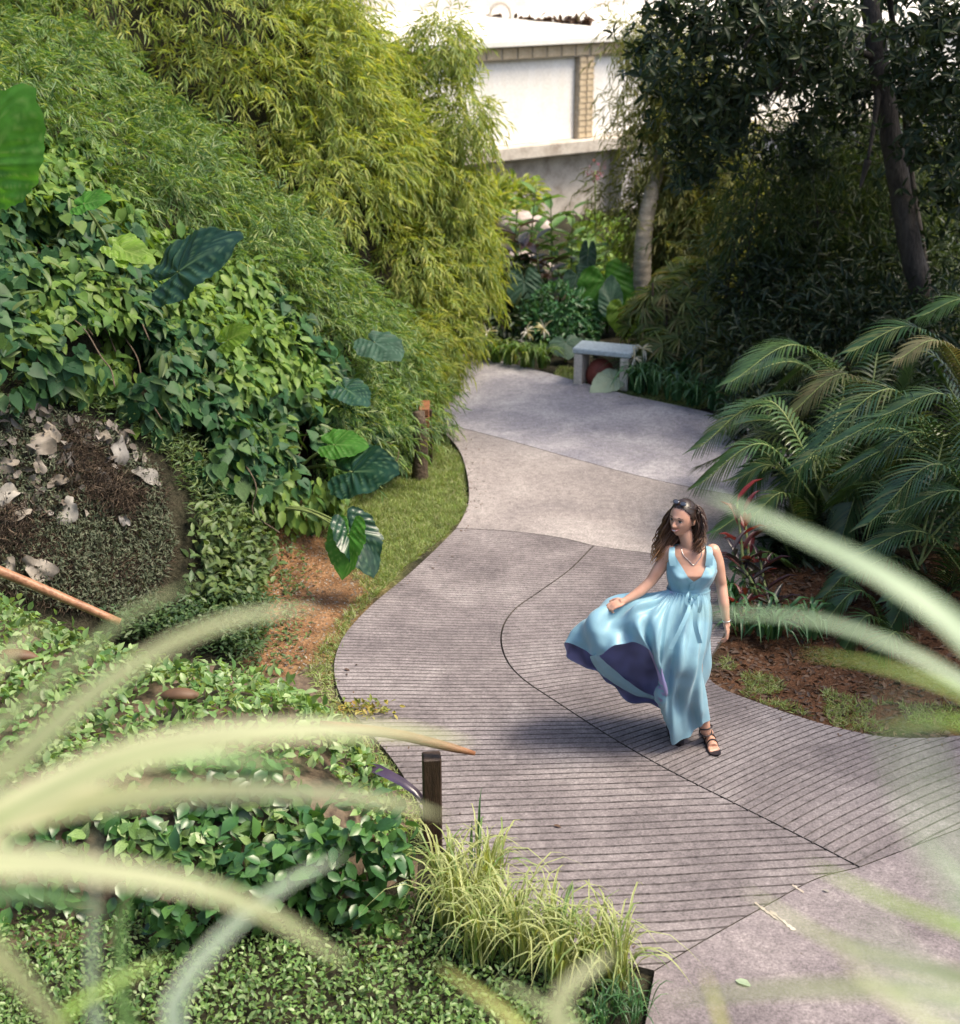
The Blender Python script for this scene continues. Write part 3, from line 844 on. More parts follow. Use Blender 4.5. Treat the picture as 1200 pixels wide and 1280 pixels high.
# ------------------------------------------------------------------ leafy weeds above and beside the leaf heap
def weeds(name, label, poly, n, kind, L, w, mat, hgt=.2, cat='weeds'):
    P, Nn = surf_pts(poly, n)
    k = dpoly(P[:, 0], P[:, 1], np.vstack([poly, poly[:1]])) > .22 * rng.random(n) ** 1.5; P, Nn = P[k], Nn[k]; n = len(P)
    P = P + Nn * rng.uniform(0, hgt, (n, 1)) + rng.normal(0, .01, (n, 3))
    D = nrm(rng.normal(0, 1, (n, 3)) * [1, 1, .5] + [0, 0, .35]); N = nrm(Nn + UP + rng.normal(0, .4, (n, 3)))
    o = scatter(name, kind, P, D, N, rng.uniform(.6, 1.3, n) * L, rng.uniform(.7, 1.2, n) * w, mat)
    return tag(o, label, cat, None, 'stuff')
weeds('weeds', 'fine green weeds growing between the vine and the heap of dry leaves', hpoly([(-60, 490), (130, 490), (230, 545), (330, 650), (330, 740), (300, 790), (230, 770), (245, 700), (215, 600), (150, 545), (60, 515), (-60, 520)]), 9000, 'blade', .07, .014, M['weed'], .16)
weeds('broad_leaved_weeds', 'soft broad-leaved weeds beside the orange soil', hpoly([(220, 640), (330, 655), (345, 760), (290, 790), (225, 770)]), 1500, 'oval', .09, .045, M['weed'], .26)
weeds('verge_weeds', 'small weeds and grass between the hedge and the path edge', np.array([G(*q)[:2] for q in [(419, 845), (428, 874), (455, 907), (500, 952), (530, 1005), (548, 1050), (520, 1062), (480, 975), (430, 915), (395, 865), (380, 835)]]), 3800, 'grass', .06, .008, M['grass'], .03, 'grass')
weeds('dark_weeds', 'dark fine weeds in the dip between the leaf heap and the hedge', hpoly([(100, 765), (200, 760), (300, 735), (345, 770), (330, 845), (230, 820), (130, 790)]), 6500, 'oval', .055, .022, M['shade_weed'], .2)
weeds('scattered_weeds', 'sparse small weeds creeping over the edge of the orange soil', hpoly([(265, 640), (380, 640), (400, 720), (385, 850), (270, 850), (250, 740)]), 1500, 'oval', .05, .022, M['weed'], .06)
weeds('bank_weeds', 'mixed weeds at the foot of the bamboo by the grass strip', hpoly([(330, 640), (440, 590), (520, 560), (525, 590), (430, 630), (340, 665)]), 3000, 'oval', .06, .03, M['weed'], .22)
# ------------------------------------------------------------------ strap leaves, big leaves, fronds
def strap_arr(pts, width, nrm_hint=UP, fold=.25, cols=5, n=14, taper=None, twist=0.0):
    c = resample(crom(pts, 6), n)
    tan = nrm(np.gradient(c, axis=0))
    t = np.linspace(0, 1, n)
    w = width * (taper(t) if taper else np.minimum(1, .35 + t * 4) * (1 - t ** 3.0) ** .8 + .015 * width)
    side = nrm(np.cross(tan, np.broadcast_to(nrm_hint, tan.shape) + 1e-6))
    nn = np.cross(side, tan)
    if twist:
        a = twist * t[:, None]; side, nn = side * np.cos(a) + nn * np.sin(a), nn * np.cos(a) - side * np.sin(a)
    u = np.linspace(-1, 1, cols)
    V = c[:, None, :] + side[:, None, :] * (u[None, :, None] * .5 * w[:, None, None]) + nn[:, None, :] * (fold * .5 * np.abs(u)[None, :, None] * w[:, None, None])
    I = np.arange(n * cols).reshape(n, cols)
    T = np.concatenate([np.stack([I[:-1, :-1].ravel(), I[:-1, 1:].ravel(), I[1:, 1:].ravel()], 1), np.stack([I[:-1, :-1].ravel(), I[1:, 1:].ravel(), I[1:, :-1].ravel()], 1)])
    stripe = np.broadcast_to((np.abs(u) > .55)[None, :] * 1.0, (n, cols)).ravel()
    return V.reshape(-1, 3), T, stripe

def strap(name, pts, width, mat, parent, **kw):
    V, T, s = strap_arr(pts, width, **kw)
    return obj(name, V, T, mat, parent, {'tint': np.full(len(V), rng.random()), 'stripe': s})

def ear_leaf(attach, tip, width, facing, mat, parent, fold=.18, droop=.18, pleat=.012, wav=.02, name='leaf', holes=False):
    a = np.asarray(attach, float); t = np.asarray(tip, float)
    L = np.linalg.norm(t - a); y = (t - a) / L
    z = nrm(np.asarray(facing, float) - y * (np.asarray(facing, float) @ y)); x = np.cross(y, z)
    nr, na = 18, 72
    ph = np.radians(np.linspace(-172, 172, na))
    deg = np.abs(np.degrees(ph))
    rr = np.interp(deg, [0, 8, 20, 40, 60, 90, 120, 145, 165, 172], [1, .9, .79, .67, .60, .54, .52, .50, .40, .12])
    rr = rr * (1 + wav * np.sin(ph * 13 + rng.uniform(0, 6)) + .02 * np.sin(ph * 29))
    f = np.linspace(0, 1, nr)[:, None]
    X = f * rr * np.sin(ph) * width / (1.08); Yl = f * rr * np.cos(ph)
    q = (Yl - .8 * np.abs(X) * 1.0) * 6.5
    Zl = -fold * -np.abs(X) - droop * (X ** 2 * 1.2 + np.clip(Yl, 0, 1) ** 2.2 * .8) + pleat * np.cos(2 * np.pi * q) * np.clip(np.abs(X) * 5, 0, 1) + .03 * f * np.sin(ph * 7 + 1)
    V = a + (X[..., None] * x + Yl[..., None] * y + Zl[..., None] * z) * L
    fr = np.abs(q - np.round(q)); vein = np.clip(1 - fr / .11, 0, 1) * .8
    vein = np.maximum(vein, np.clip(1 - np.abs(X) / .022, 0, 1))
    I = np.arange(nr * na).reshape(nr, na)
    T = np.concatenate([np.stack([I[:-1, :-1].ravel(), I[1:, :-1].ravel(), I[1:, 1:].ravel()], 1), np.stack([I[:-1, :-1].ravel(), I[1:, 1:].ravel(), I[:-1, 1:].ravel()], 1)])
    return obj(name, V.reshape(-1, 3), T, mat, parent, {'tint': np.full(nr * na, .3), 'vein': vein.ravel()})

def ear_plant(label, leaves, base, group=None, stalk_r=.014, name='elephant_ear_plant', cat='plant'):
    """leaves: (attach, tip, width, facing, material key, fold)"""
    root = thing(name, base, label, cat, group)
    for a, t, w, fc, mk, fold in leaves:
        ear_leaf(a, t, w, fc, M[mk], root, fold=fold)
        b = np.asarray(base, float) + rng.normal(0, .04, 3) * [1, 1, 0]
        mid = (b + a) / 2 + [0, .04, .04 * np.linalg.norm(a - b)]
        o_ = tube(resample(crom([b, mid, np.asarray(a, float)], 6), 12), np.linspace(stalk_r * 1.2, stalk_r * .5, 12), 8)
        obj('stalk', *o_, M['stalk'], root)
    return root

def frond_arr(start, apex, tip, leaflet=.34, n=38, w=.02, hang=.35, spread=.85, lift=.22):
    c = resample(crom([start, apex, tip], 12), n + 4)
    tan = nrm(np.gradient(c, axis=0))
    side = nrm(np.cross(tan, UP)); nn = np.cross(side, tan)
    g = Geo()
    V, T = tube(c, np.linspace(.012, .003, len(c)), 5)
    g.add(V, T, 1, 0)
    segs = 4
    for i in range(4, n + 4):
        t = (i - 4) / n
        Lf = leaflet * (math.sin(math.pi * (.12 + .83 * t)) ** .7) * random.uniform(.9, 1.1)
        for s in (-1, 1):
            d = nrm(tan[i] * (.45 + .6 * t) + side[i] * s * spread + nn[i] * lift + rng.normal(0, .025, 3))
            k = np.linspace(0, 1, segs + 1)
            cc = c[i] + d * (k * Lf)[:, None] - UP * (hang * Lf * k ** 2)[:, None]
            ww = w * np.array([.6, 1, .95, .6, .05])
            sd = nrm(np.cross(d, nn[i] + side[i] * s * -.4))
            Vv = np.concatenate([cc - sd * ww[:, None] / 2, cc + sd * ww[:, None] / 2])
            a = np.arange(segs)
            Tt = np.concatenate([np.stack([a, a + 1, a + segs + 2], 1), np.stack([a, a + segs + 2, a + segs + 1], 1)])
            g.add(Vv, Tt, 0, random.random() * .35 + .3)
    return g
def frond(root, start, apex, tip, mat='palm', **kw):
    g = frond_arr(start, apex, tip, **kw)
    return g.build('frond', [M[mat], M['stalk']], root)

def whorls(C, N, n_leaf, L, Wd, openness=.6, jitter=.15):
    """rosettes of leaves"""
    Ps = []; Ds = []; Ns = []; ls = []
    m = len(C); N = nrm(N)
    x = nrm(np.cross(N, rng.normal(0, 1, (m, 3)))); y = np.cross(N, x)
    for k in range(n_leaf):
        a = 2 * math.pi * k / n_leaf + rng.normal(0, .2, m)
        d = x * np.cos(a)[:, None] + y * np.sin(a)[:, None]
        D = nrm(d + N * (openness * rng.uniform(.3, 1.2, m))[:, None] + rng.normal(0, jitter, (m, 3)))
        Ps.append(C + D * .01); Ds.append(D); Ns.append(nrm(N - d * .3 + rng.normal(0, .1, (m, 3)))); ls.append(L * rng.uniform(.65, 1.2, m))
    ls = np.concatenate(ls)
    return np.concatenate(Ps), np.concatenate(Ds), np.concatenate(Ns), ls, ls * Wd / L

def fans(C, N, n_leaf=9, L=.3, Wd=.03, arc=2.4):
    Ps = []; Ds = []; Ns = []; ls = []
    m = len(C); N = nrm(N)
    dn = nrm(rng.normal(0, 1, (m, 3)) * [1, 1, .3] - UP * .25); x = nrm(dn - N * (dn * N).sum(1)[:, None]); y = np.cross(N, x)
    for k in range(n_leaf):
        a = arc * ((k + .5) / n_leaf - .5) * 1.2 + rng.normal(0, .05, m)
        D = nrm(x * np.cos(a)[:, None] + y * np.sin(a)[:, None] + N * .1)
        Ps.append(C); Ds.append(D); Ns.append(N); ls.append(L * rng.uniform(.8, 1.1, m) * (1 - .25 * abs((k + .5) / n_leaf - .5)))
    ls = np.concatenate(ls)
    return np.concatenate(Ps), np.concatenate(Ds), np.concatenate(Ns), ls, np.full(len(ls), Wd)

def blob(c, r, n, shell=.5):
    u = nrm(rng.normal(0, 1, (n, 3)))
    return np.asarray(c) + u * np.asarray(r) * rng.uniform(shell, 1.0, n)[:, None], u

def twig_set(root, pairs, r, mat, name='branch'):
    for a, b, bend in pairs:
        a = np.asarray(a, float); b = np.asarray(b, float)
        mid = (a + b) / 2 + np.asarray(bend, float)
        obj(name, *tube(resample(crom([a, mid, b], 6), 10), np.linspace(r, r * .35, 10), 6), M[mat], root)

# ------------------------------------------------------------------ grass on the verge
P, Nn = surf_pts(POLY_GRASS, 52000)
gm = ~inpoly(P[:, 0], P[:, 1], POLY_SOIL) | (rng.random(len(P)) < .25)
gm &= (vnoise(P * [1, 1, 0], 3.5) > -.45) | (rng.random(len(P)) < .45)
P = P[gm]
D = nrm(rng.normal(0, .55, P.shape) * [1, 1, 0] + UP * .6)
tag(scatter('grass', 'grass', P, D, nrm(rng.normal(0, 1, P.shape)), rng.uniform(.03, .075, len(P)), .007, M['grass']), 'short patchy grass verge beside the inner bend of the path', 'grass', None, 'stuff')
# sparse tufts in the soil and at the right bed edge
poly = np.array([G(*p)[:2] for p in [(882, 842), (960, 878), (1060, 908), (1200, 912), (1230, 880), (1080, 870), (960, 835), (905, 815)]])
P, Nn = surf_pts(poly, 4500); P = P[vnoise(P * [1, 1, 0], 4) > -.1]
D = nrm(rng.normal(0, .7, P.shape) * [1, 1, 0] + UP * .5)
tag(scatter('grass_tufts', 'grass', P, D, nrm(rng.normal(0, 1, P.shape)), rng.uniform(.03, .07, len(P)), .006, M['grass']), 'thin dry grass along the edge of the shaded soil bed', 'grass', None, 'stuff')
poly = np.array([G(*p)[:2] for p in [(690, 468), (780, 488), (860, 508), (900, 500), (860, 470), (700, 452)]])
P, Nn = surf_pts(poly, 7000)
D = nrm(rng.normal(0, .6, P.shape) * [1, 1, 0] + UP * .6)
tag(scatter('lawn_strip', 'grass', P, D, nrm(rng.normal(0, 1, P.shape)), rng.uniform(.03, .06, len(P)), .008, M['grass']), 'strip of lawn in front of the stone bench', 'grass', None, 'stuff')
# litter on soils
def litter(name, label, poly, n, mat, L=.03):
    P, Nn = surf_pts(poly, n)
    P = P + Nn * .004
    D = nrm(rng.normal(0, 1, P.shape) * [1, 1, .25])
    tag(scatter(name, 'oval', P, D, nrm(Nn + rng.normal(0, .35, P.shape)), rng.uniform(.5, 1.6, n) * L, rng.uniform(.3, .7, n) * L, mat), label, 'leaf litter', None, 'stuff')
litter('leaf_litter', 'crumbs of dry leaf scattered over the orange soil', POLY_SOIL, 1800, M['dry'], .02)
litter('bed_litter', 'brown leaf litter on the shaded soil bed under the palms', POLY_BED, 5000, M['dry_brown'], .05)
P, Nn = surf_pts(POLY_BED, 2600); 
# ------------------------------------------------------------------ heap of dry leaves and cuttings
root = thing('cuttings_heap', H(110, 650), 'dark heap of dead twigs and moss on the bank at the left edge', 'compost heap')
P, Nn = surf_pts(POLY_MOUND, 26000)
P = P + Nn * (rng.uniform(0, .07, (len(P), 1)) + .13 * np.clip(vnoise(P, 3.2), -.2, 1)[:, None])
D = nrm(rng.normal(0, 1, P.shape) + [.3, -.2, -.3])
o = scatter('dead_stems', 'blade', P, D, nrm(Nn + rng.normal(0, .6, P.shape)), rng.uniform(.04, .13, len(P)), .005, M['twig'], root); o['kind'] = 'stuff'
P, Nn = surf_pts(POLY_MOUND, 17000); P = P + Nn * rng.uniform(.02, .12, (len(P), 1))
o = scatter('sprouts', 'blade', P, nrm(rng.normal(0, 1, P.shape) + UP * .4), nrm(Nn + rng.normal(0, .5, P.shape)), rng.uniform(.025, .055, len(P)), .011, M['moss'], root); o['kind'] = 'stuff'
dry = [((10, 628), .17, 'large pale grey dead leaf lying flat at the left edge of the heap'),
       ((38, 575), .15, 'grey curled dead leaf on the upper left of the heap'),
       ((142, 578), .14, 'cream dead leaf with veins propped at the top right of the heap'),
       ((170, 606), .16, 'long pale dead leaf at the right tip of the heap'),
       ((78, 650), .13, 'creased tan dead leaf in the middle of the heap'),
       ((148, 660), .09, 'small grey-violet dead leaf low on the right of the heap'),
       ((40, 592), .10, 'tan folded dead leaf beside the curled grey one'),
       ((122, 563), .08, 'small cream dead leaf at the very top of the heap'),
       ((62, 612), .09, 'narrow whitish dead leaf above the creased tan one'),
       ((8, 712), .10, 'pale dead leaf just above the wooden rail at the left edge'),
       ((42, 722), .16, 'pointed white dead leaf lying along the wooden rail'),
       ((25, 655), .12, 'dusty grey dead leaf below the large flat one'),
       ((118, 604), .10, 'tan dead leaf standing in the centre of the heap'),
       ((55, 545), .12, 'brown dead leaf at the upper rim of the heap'),
       ((5, 590), .12, 'dull grey dead leaf half out of the picture beside the heap')]
for (px, py), L, lab in dry:
    c = H(px, py); e = .05
    nn = nrm(np.array([tz(c[0], c[1]) - tz(c[0] + e, c[1]), tz(c[0], c[1]) - tz(c[0], c[1] + e), e]))
    fc = nrm(nn + np.array([0, -.8, .5]) + rng.normal(0, .35, 3))
    d = nrm(rng.normal(0, 1, 3) + [.6, -.2, -.2]); d = nrm(d - fc * (d @ fc))
    c = c + nn * .13
    V, T = tmpl('heart')
    # denser curled blade
    nr, na = 7, 28
    ph = np.linspace(0, 2 * math.pi, na, endpoint=False); f = np.linspace(0, 1, nr)[:, None]
    rr = .5 + .14 * np.cos(ph) + .09 * np.sin(3 * ph + rng.uniform(0, 6)) + .04 * np.sin(7 * ph + rng.uniform(0, 6))
    Xl = f * rr * np.sin(ph) * rng.uniform(.5, .9); Yl = f * rr * np.cos(ph) * rng.uniform(1.0, 1.4)
    Zl = rng.uniform(-.6, 1.2) * Xl ** 2 + rng.uniform(-.5, .5) * np.abs(Xl) + .12 * np.sin(Yl * rng.uniform(5, 9) + rng.uniform(0, 6)) * f + .12 * np.sin(ph * 3 + rng.uniform(0, 6)) * f ** 2 - .3 * np.clip(Yl, 0, 1) ** 2
    x = np.cross(d, fc)
    Vv = c + (Xl[..., None] * x + Yl[..., None] * d + Zl[..., None] * fc) * L * 1.35
    I = np.arange(nr * na).reshape(nr, na); J = np.roll(I, -1, 1)
    T = np.concatenate([np.stack([I[:-1].ravel(), I[1:].ravel(), J[1:].ravel()], 1), np.stack([I[:-1].ravel(), J[1:].ravel(), J[:-1].ravel()], 1)])
    o = obj('dead_leaf', Vv.reshape(-1, 3), T, M['dry'], None, np.full(nr * na, .0))
    tag(o, lab, 'dead leaf', 'dead leaves on the heap')

P, Nn = surf_pts(hpoly([(-60, 525), (60, 520), (150, 550), (190, 610), (90, 660), (-60, 660)]), 380); P = P + Nn * rng.uniform(.05, .13, (len(P), 1))
o = scatter('loose_leaves', 'oval', P, nrm(rng.normal(0, 1, P.shape)), nrm(Nn + rng.normal(0, .5, P.shape)), rng.uniform(.05, .13, len(P)), .05, M['dry_heap'], bpy.data.objects['cuttings_heap']); o['kind'] = 'stuff'
a = W(-60, 690, 8.3); b = W(150, 778, 8.35)
tag(obj('wooden_rail', *tube(resample([a, (a + b) / 2 + [0, 0, .01], b], 10), np.linspace(.036, .026, 10), 10), M['wood_rail']), 'smooth reddish-brown wooden pole slanting down between the heap and the hedge', 'pole')

# ------------------------------------------------------------------ leafy hedge (ground cover) on the near left
HP = np.array([(-5.5, 6.25), (-4, 6.2), (-2.5, 6.25), (-1.5, 6.35), (-.62, 6.45), (-.42, 6.75), (-.5, 7.3), (-.75, 7.8), (-1.2, 8.25), (-2.0, 8.5), (-3.2, 9.1), (-4.5, 9.2), (-6, 8.2)])
def hedge_h(x, y):
    d = dpoly(x, y, np.vstack([HP, HP[:1]])) * np.where(inpoly(x, y, HP), 1, -1)
    p3 = np.stack([x, y, x * 0], -1)
    top = .62 + .1 * vnoise(p3, 1.4) + .06 * vnoise(p3 + 3, 3.3)
    top = top * np.interp(x, [-1.2, -.4], [1, .85]) + .22 * smooth01((-x - 2.2) / 2) 
    return top * np.sqrt(np.clip(d / .42, 0, 1)), d
root = thing('hedge', (-2.2, 7.2, 0), 'low light green leafy hedge filling the lower left beside the path', 'hedge')
n = 30000
x = rng.uniform(-5.6, -.35, n); y = rng.uniform(6.1, 9.2, n)
z, d = hedge_h(x, y); k = d > .0; x, y, z, d = x[k], y[k], z[k], d[k]
e = .03; gx = (hedge_h(x + e, y)[0] - z) / e; gy = (hedge_h(x, y + e)[0] - z) / e
gx = np.clip(gx, -3, 3); gy = np.clip(gy, -3, 3)
N0 = nrm(np.stack([-gx, -gy, np.ones_like(gx)], 1)); wgt = np.sqrt(1 + gx ** 2 + gy ** 2)
keep = rng.random(len(x)) < wgt / 2.0
P = np.stack([x, y, z], 1)[keep]; N0 = N0[keep]
P = P + N0 * rng.normal(0, .028, (len(P), 1))
gap = vnoise(P, 4.5) > -.42
P, N0 = P[gap], N0[gap]
N = nrm(N0 + UP * .35 + rng.normal(0, .38, N0.shape)); D = nrm(rng.normal(0, 1, N0.shape) + N0 * .3)
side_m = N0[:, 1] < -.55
L = rng.uniform(.05, .09, len(P)) * np.where(side_m, 1.25, 1)
top = nearest_first(P, N0, 300)
mask = np.ones(len(P), bool); mask[top] = False
leaf_objects('leaf', 'oval', P[top] + N0[top] * .015, D[top], N[top], L[top] * 1.1, L[top] * .6, M['hedge'], root)
mk = mask & ~side_m
o = scatter('foliage', 'oval', P[mk], D[mk], N[mk], L[mk], L[mk] * .55, M['hedge'], root); o['kind'] = 'stuff'
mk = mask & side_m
o = scatter('shade_toned_foliage', 'oval', P[mk], D[mk] * [1, 1, .6] - UP * .5, N[mk], L[mk] * 1.2, L[mk] * .75, M['hedge_dark'], root); o['kind'] = 'stuff'  # near-side leaves take a darker material in place of shade
gx_, gy_ = np.meshgrid(np.linspace(-5.6, -.35, 90), np.linspace(6.1, 9.25, 60))
hz, hd = hedge_h(gx_.ravel(), gy_.ravel())
V = np.stack([gx_.ravel(), gy_.ravel(), hz * .86 - .04], 1)
I = np.arange(90 * 60).reshape(60, 90)
obj('branches', V, np.stack([I[:-1, :-1].ravel(), I[:-1, 1:].ravel(), I[1:, 1:].ravel(), I[1:, :-1].ravel()], 1), M['twig'], root)
print('hedge leaves', len(P))
# broad shrub at the hedge's near right corner
root = thing('broad_leaved_shrub', (-.75, 6.35, 0), 'glossy dark green shrub with larger leaves at the near right corner of the hedge', 'shrub')
Cc = [(-.85, 6.32, .33), (-.62, 6.42, .42), (-1.15, 6.22, .3), (-.6, 6.3, .22), (-1.5, 6.15, .25)]
Ps = []; Us = []
for c in Cc:
    p_, u_ = blob(c, (.27, .2, .27), 200, .75); Ps.append(p_); Us.append(u_)
P = np.concatenate(Ps); U = np.concatenate(Us); k = (P[:, 2] > .02) & (U[:, 1] < .4); P, U = P[k], U[k]
top = nearest_first(P, U, 120); mask = np.ones(len(P), bool); mask[top] = False
N = nrm(U + UP * .5 + rng.normal(0, .3, U.shape)); D = nrm(rng.normal(0, 1, U.shape) + U * .4 - UP * .3); L = rng.uniform(.08, .13, len(P))
leaf_objects('leaf', 'oval', P[top], D[top], N[top], L[top], L[top] * .6, M['hedge_dark'], root)
o = scatter('foliage', 'oval', P[mask], D[mask], N[mask], L[mask], L[mask] * .6, M['hedge_dark'], root); o['kind'] = 'stuff'
# yellow-tinged seedlings at the hedge tip
P, U = blob(G(462, 893) + [-.05, 0, .04], (.30, .14, .08), 170, .3)
tag(scatter('yellowing_creeper', 'oval', P, nrm(rng.normal(0, 1, P.shape)), nrm(UP + rng.normal(0, .4, P.shape)), .05, .02, M['creeper']), 'yellow-orange creeper tip spilling from the hedge onto the path', 'creeper', None, 'stuff')
# low cover in front of the hedge
poly = np.array([(-3.6, 4.3), (.55, 4.3), (.66, 5.2), (.6, 5.75), (.2, 6.15), (-.35, 6.45), (-3.6, 6.3)])
P, Nn = surf_pts(poly, 27000)
P = P + Nn * (rng.uniform(0, .13, (len(P), 1)) * (1 + .6 * vnoise(P, 3))[:, None])
tag(scatter('ground_cover', 'oval', P, nrm(rng.normal(0, 1, P.shape) + UP * .2), nrm(UP + rng.normal(0, .45, P.shape)), rng.uniform(.022, .048, len(P)), .018, M['hedge']), 'fine pale green ground cover along the bottom left below the hedge', 'ground cover', None, 'stuff')

# curled brown leaves caught in the hedge
for (px, py), L, lab in [((226, 882), .12, 'curled brown leaf lying on top of the hedge'), ((18, 826), .14, 'dark brown curled leaf in the hedge at the left edge')]:
    c = W(px, py, 7.55 if px > 100 else 7.9)
    hh = float(hedge_h(np.array([c[0]]), np.array([c[1]]))[0][0]); c = np.array([c[0], c[1], hh + .07])
    root = None
    th = np.linspace(-.2, math.pi + .2, 12); uu = np.linspace(-1, 1, 10)
    V = np.array([[c[0] + u * L * (1.0 - .1 * math.cos(t)), c[1] - math.cos(t) * .05 * math.sqrt(max(1 - u * u, .02)), c[2] - .05 + math.sin(t) * .035 * math.sqrt(max(1 - u * u, .02)) + .02 * (1 - u * u)] for t in th for u in uu])
    I = np.arange(120).reshape(12, 10)
    T = np.stack([I[:-1, :-1].ravel(), I[:-1, 1:].ravel(), I[1:, 1:].ravel(), I[1:, :-1].ravel()], 1)
    tag(obj('dead_leaf', V, T, M['dry_brown'], None, np.full(120, .3)), lab, 'dead leaf')

# ------------------------------------------------------------------ wooden post with short rail, purple leaf
pb = G(541, 1056); 
root = thing('wooden_post', pb, 'dark square wooden post with a short crosspiece at the path edge by the hedge', 'post')
obj('post', *box(pb + [0, 0, .26], (.105, .1, .66), .1, .008), M['wood_dark'], root, smooth=False)
r0 = W(400, 905, pb[1] + .02); r1 = W(594, 942, pb[1] - .03)
obj('crosspiece', *tube(resample([r0, (r0 + r1) / 2 + [0, 0, .03], r1], 8), np.array([.02, .028, .03, .03, .03, .028, .024, .012]), 10), M['wood_red'], root)
root = thing('purple_leaf_plant', G(470, 1040), 'plant with one arching dark purple leaf behind the wooden post', 'plant')
b = G(455, 1000)
strap('leaf', [W(440, 1040, 7.3), W(452, 965, 7.2), W(490, 972, 7.1), W(528, 1000, 7.0), W(545, 1040, 6.95)], .085, M['purple_leaf'], root, fold=.3, nrm_hint=np.array([.3, -.4, 1.0]))
strap('leaf', [W(440, 1050, 7.3), W(430, 990, 7.3), W(440, 955, 7.25), W(470, 960, 7.2)], .07, M['purple_leaf'], root, fold=.3)

# ------------------------------------------------------------------ variegated grass clump
def clump(name, label, cat, centers, n, L, w, mat, arch=.8, group=None, n_obj=300, up=.9, fan=1.0, segs=8):
    root = thing(name, centers[0], label, cat, group)
    g = Geo(); st = []
    for i in range(n):
        c = np.asarray(centers[rng.integers(len(centers))], float) + rng.normal(0, .035, 3) * [1, 1, 0]
        a = rng.uniform(0, 2 * math.pi); out = np.array([math.cos(a), math.sin(a), 0]) * rng.uniform(.15, 1.0) * fan
        l = L * rng.uniform(.55, 1.15)
        p1 = c + (UP * up * .55 + out * .25) * l
        p2 = c + (UP * up * (.8 - .25 * arch * np.linalg.norm(out)) + out * .6) * l
        p3 = c + (UP * up * (.85 - .8 * arch * np.linalg.norm(out)) + out * .95) * l
        V, T, s = strap_arr([c, p1, p2, p3], w * rng.uniform(.7, 1.2), nrm_hint=UP + out * .3, n=segs, cols=3 if w < .03 else 5, fold=.35, taper=lambda t: np.minimum(1, .5 + 3 * t) * (1 - t ** 2.2) + .02)
        if w < .03: s = np.tile([1.0, 0.15, 1.0] if rng.random() < .72 else [.1, 0, .2], segs)
        if i < n_obj:
            obj('leaf', V, T, mat, root, {'tint': np.full(len(V), rng.random()), 'stripe': s})
        else:
            g.add(V, T, 0, rng.random()); st.append(s)
    if g.n:
        o = obj('foliage', np.concatenate(g.V), np.concatenate(g.T), mat, root, {'tint': np.concatenate(g.A), 'stripe': np.concatenate(st)}); o['kind'] = 'stuff'
    return root
cc = [G(590, 1150), G(640, 1175), G(610, 1120), G(690, 1190), G(740, 1215), G(650, 1205), G(560, 1120), G(700, 1225), G(600, 1200), G(770, 1232), G(565, 1160)]
clump('variegated_grass_clump', 'clump of yellow and green striped strap leaves beside the wooden post', 'ornamental grass', cc, 760, .50, .014, M['varieg'], n_obj=260, arch=.6, up=1.0)
clump('grass_tuft', 'dark green grass tuft at the bottom edge of the path', 'grass tuft', [G(790, 1272), G(770, 1262), G(750, 1290)], 110, .24, .009, M['lily_dark'], n_obj=0)
clump('orchid_tuft', 'two or three stiff upright green blades at the back of the striped clump', 'plant', [G(596, 1090)], 4, .42, .022, M['lily_dark'], arch=.1, fan=.25, up=1.3)

# ------------------------------------------------------------------ elephant ears on the left bank
def at(px, py, Y): return W(px, py, Y)
ear_plant('big bright green elephant-ear leaf standing at the left edge above the vine', [(at(-15, 205, 9.6), at(38, 108, 9.5), 1.0, (.35, -.8, .5), 'colocasia_green', .1)], H(-40, 330))
ear_plant('large dark glossy elephant-ear leaf over the vine with silver veins', [(at(222, 340, 10.7), at(298, 288, 10.5), .85, (-.35, -.7, .75), 'colocasia_dark', .12)], H(240, 385))
ear_plant('yellow-green elephant-ear leaves rising out of the top of the vine', [
    (at(150, 312, 10.2), at(196, 326, 10.1), .8, (.3, -.6, .8), 'colocasia_lime', .3),
    (at(162, 322, 10.15), at(160, 286, 10.4), .8, (.2, -.9, .4), 'colocasia_lime', .3),
    (at(105, 255, 10.4), at(138, 245, 10.3), .9, (0, -.6, .8), 'colocasia_green', .2)], H(150, 360))
ear_plant('bluish green elephant-ear leaf lying on the bamboo above the bend', [(at(468, 428, 12.7), at(502, 446, 12.4), 1.0, (.1, -.55, .85), 'colocasia_grey', .05)], H(470, 470))
ear_plant('small dark elephant-ear leaf half hidden in the bank foliage', [
    (at(432, 486, 12.3), at(460, 504, 12.0), .9, (.2, -.6, .7), 'colocasia_dark', .15)], H(430, 520))
ear_plant('elephant ear reaching towards the path with a dark glossy leaf beside a bright one', [
    (at(440, 590, 11.4), at(497, 586, 11.1), 1.0, (.05, -.75, .75), 'colocasia_dark', .15),
    (at(418, 556, 11.6), at(462, 556, 11.5), .9, (.0, -.7, .8), 'colocasia_green', .2)], H(370, 590))
ear_plant('elephant ear with long arching stalks and folded leaves hanging over the grass verge', [
    (at(436, 668, 10.3), at(426, 724, 10.1), 1.0, (-.5, -.85, .3), 'colocasia_green', .3),
    (at(440, 664, 10.35), at(472, 722, 10.2), .9, (.55, -.8, .35), 'colocasia_dark', .35),
    (at(442, 662, 10.4), at(482, 672, 10.4), .8, (.3, -.6, .75), 'colocasia_dark', .2)], H(330, 640), stalk_r=.012)
ear_plant('small lime leaf beside the vine at the crest of the lower bank', [(at(285, 425, 10.9), at(315, 408, 10.8), .8, (0, -.8, .6), 'colocasia_lime', .2)], H(290, 440))

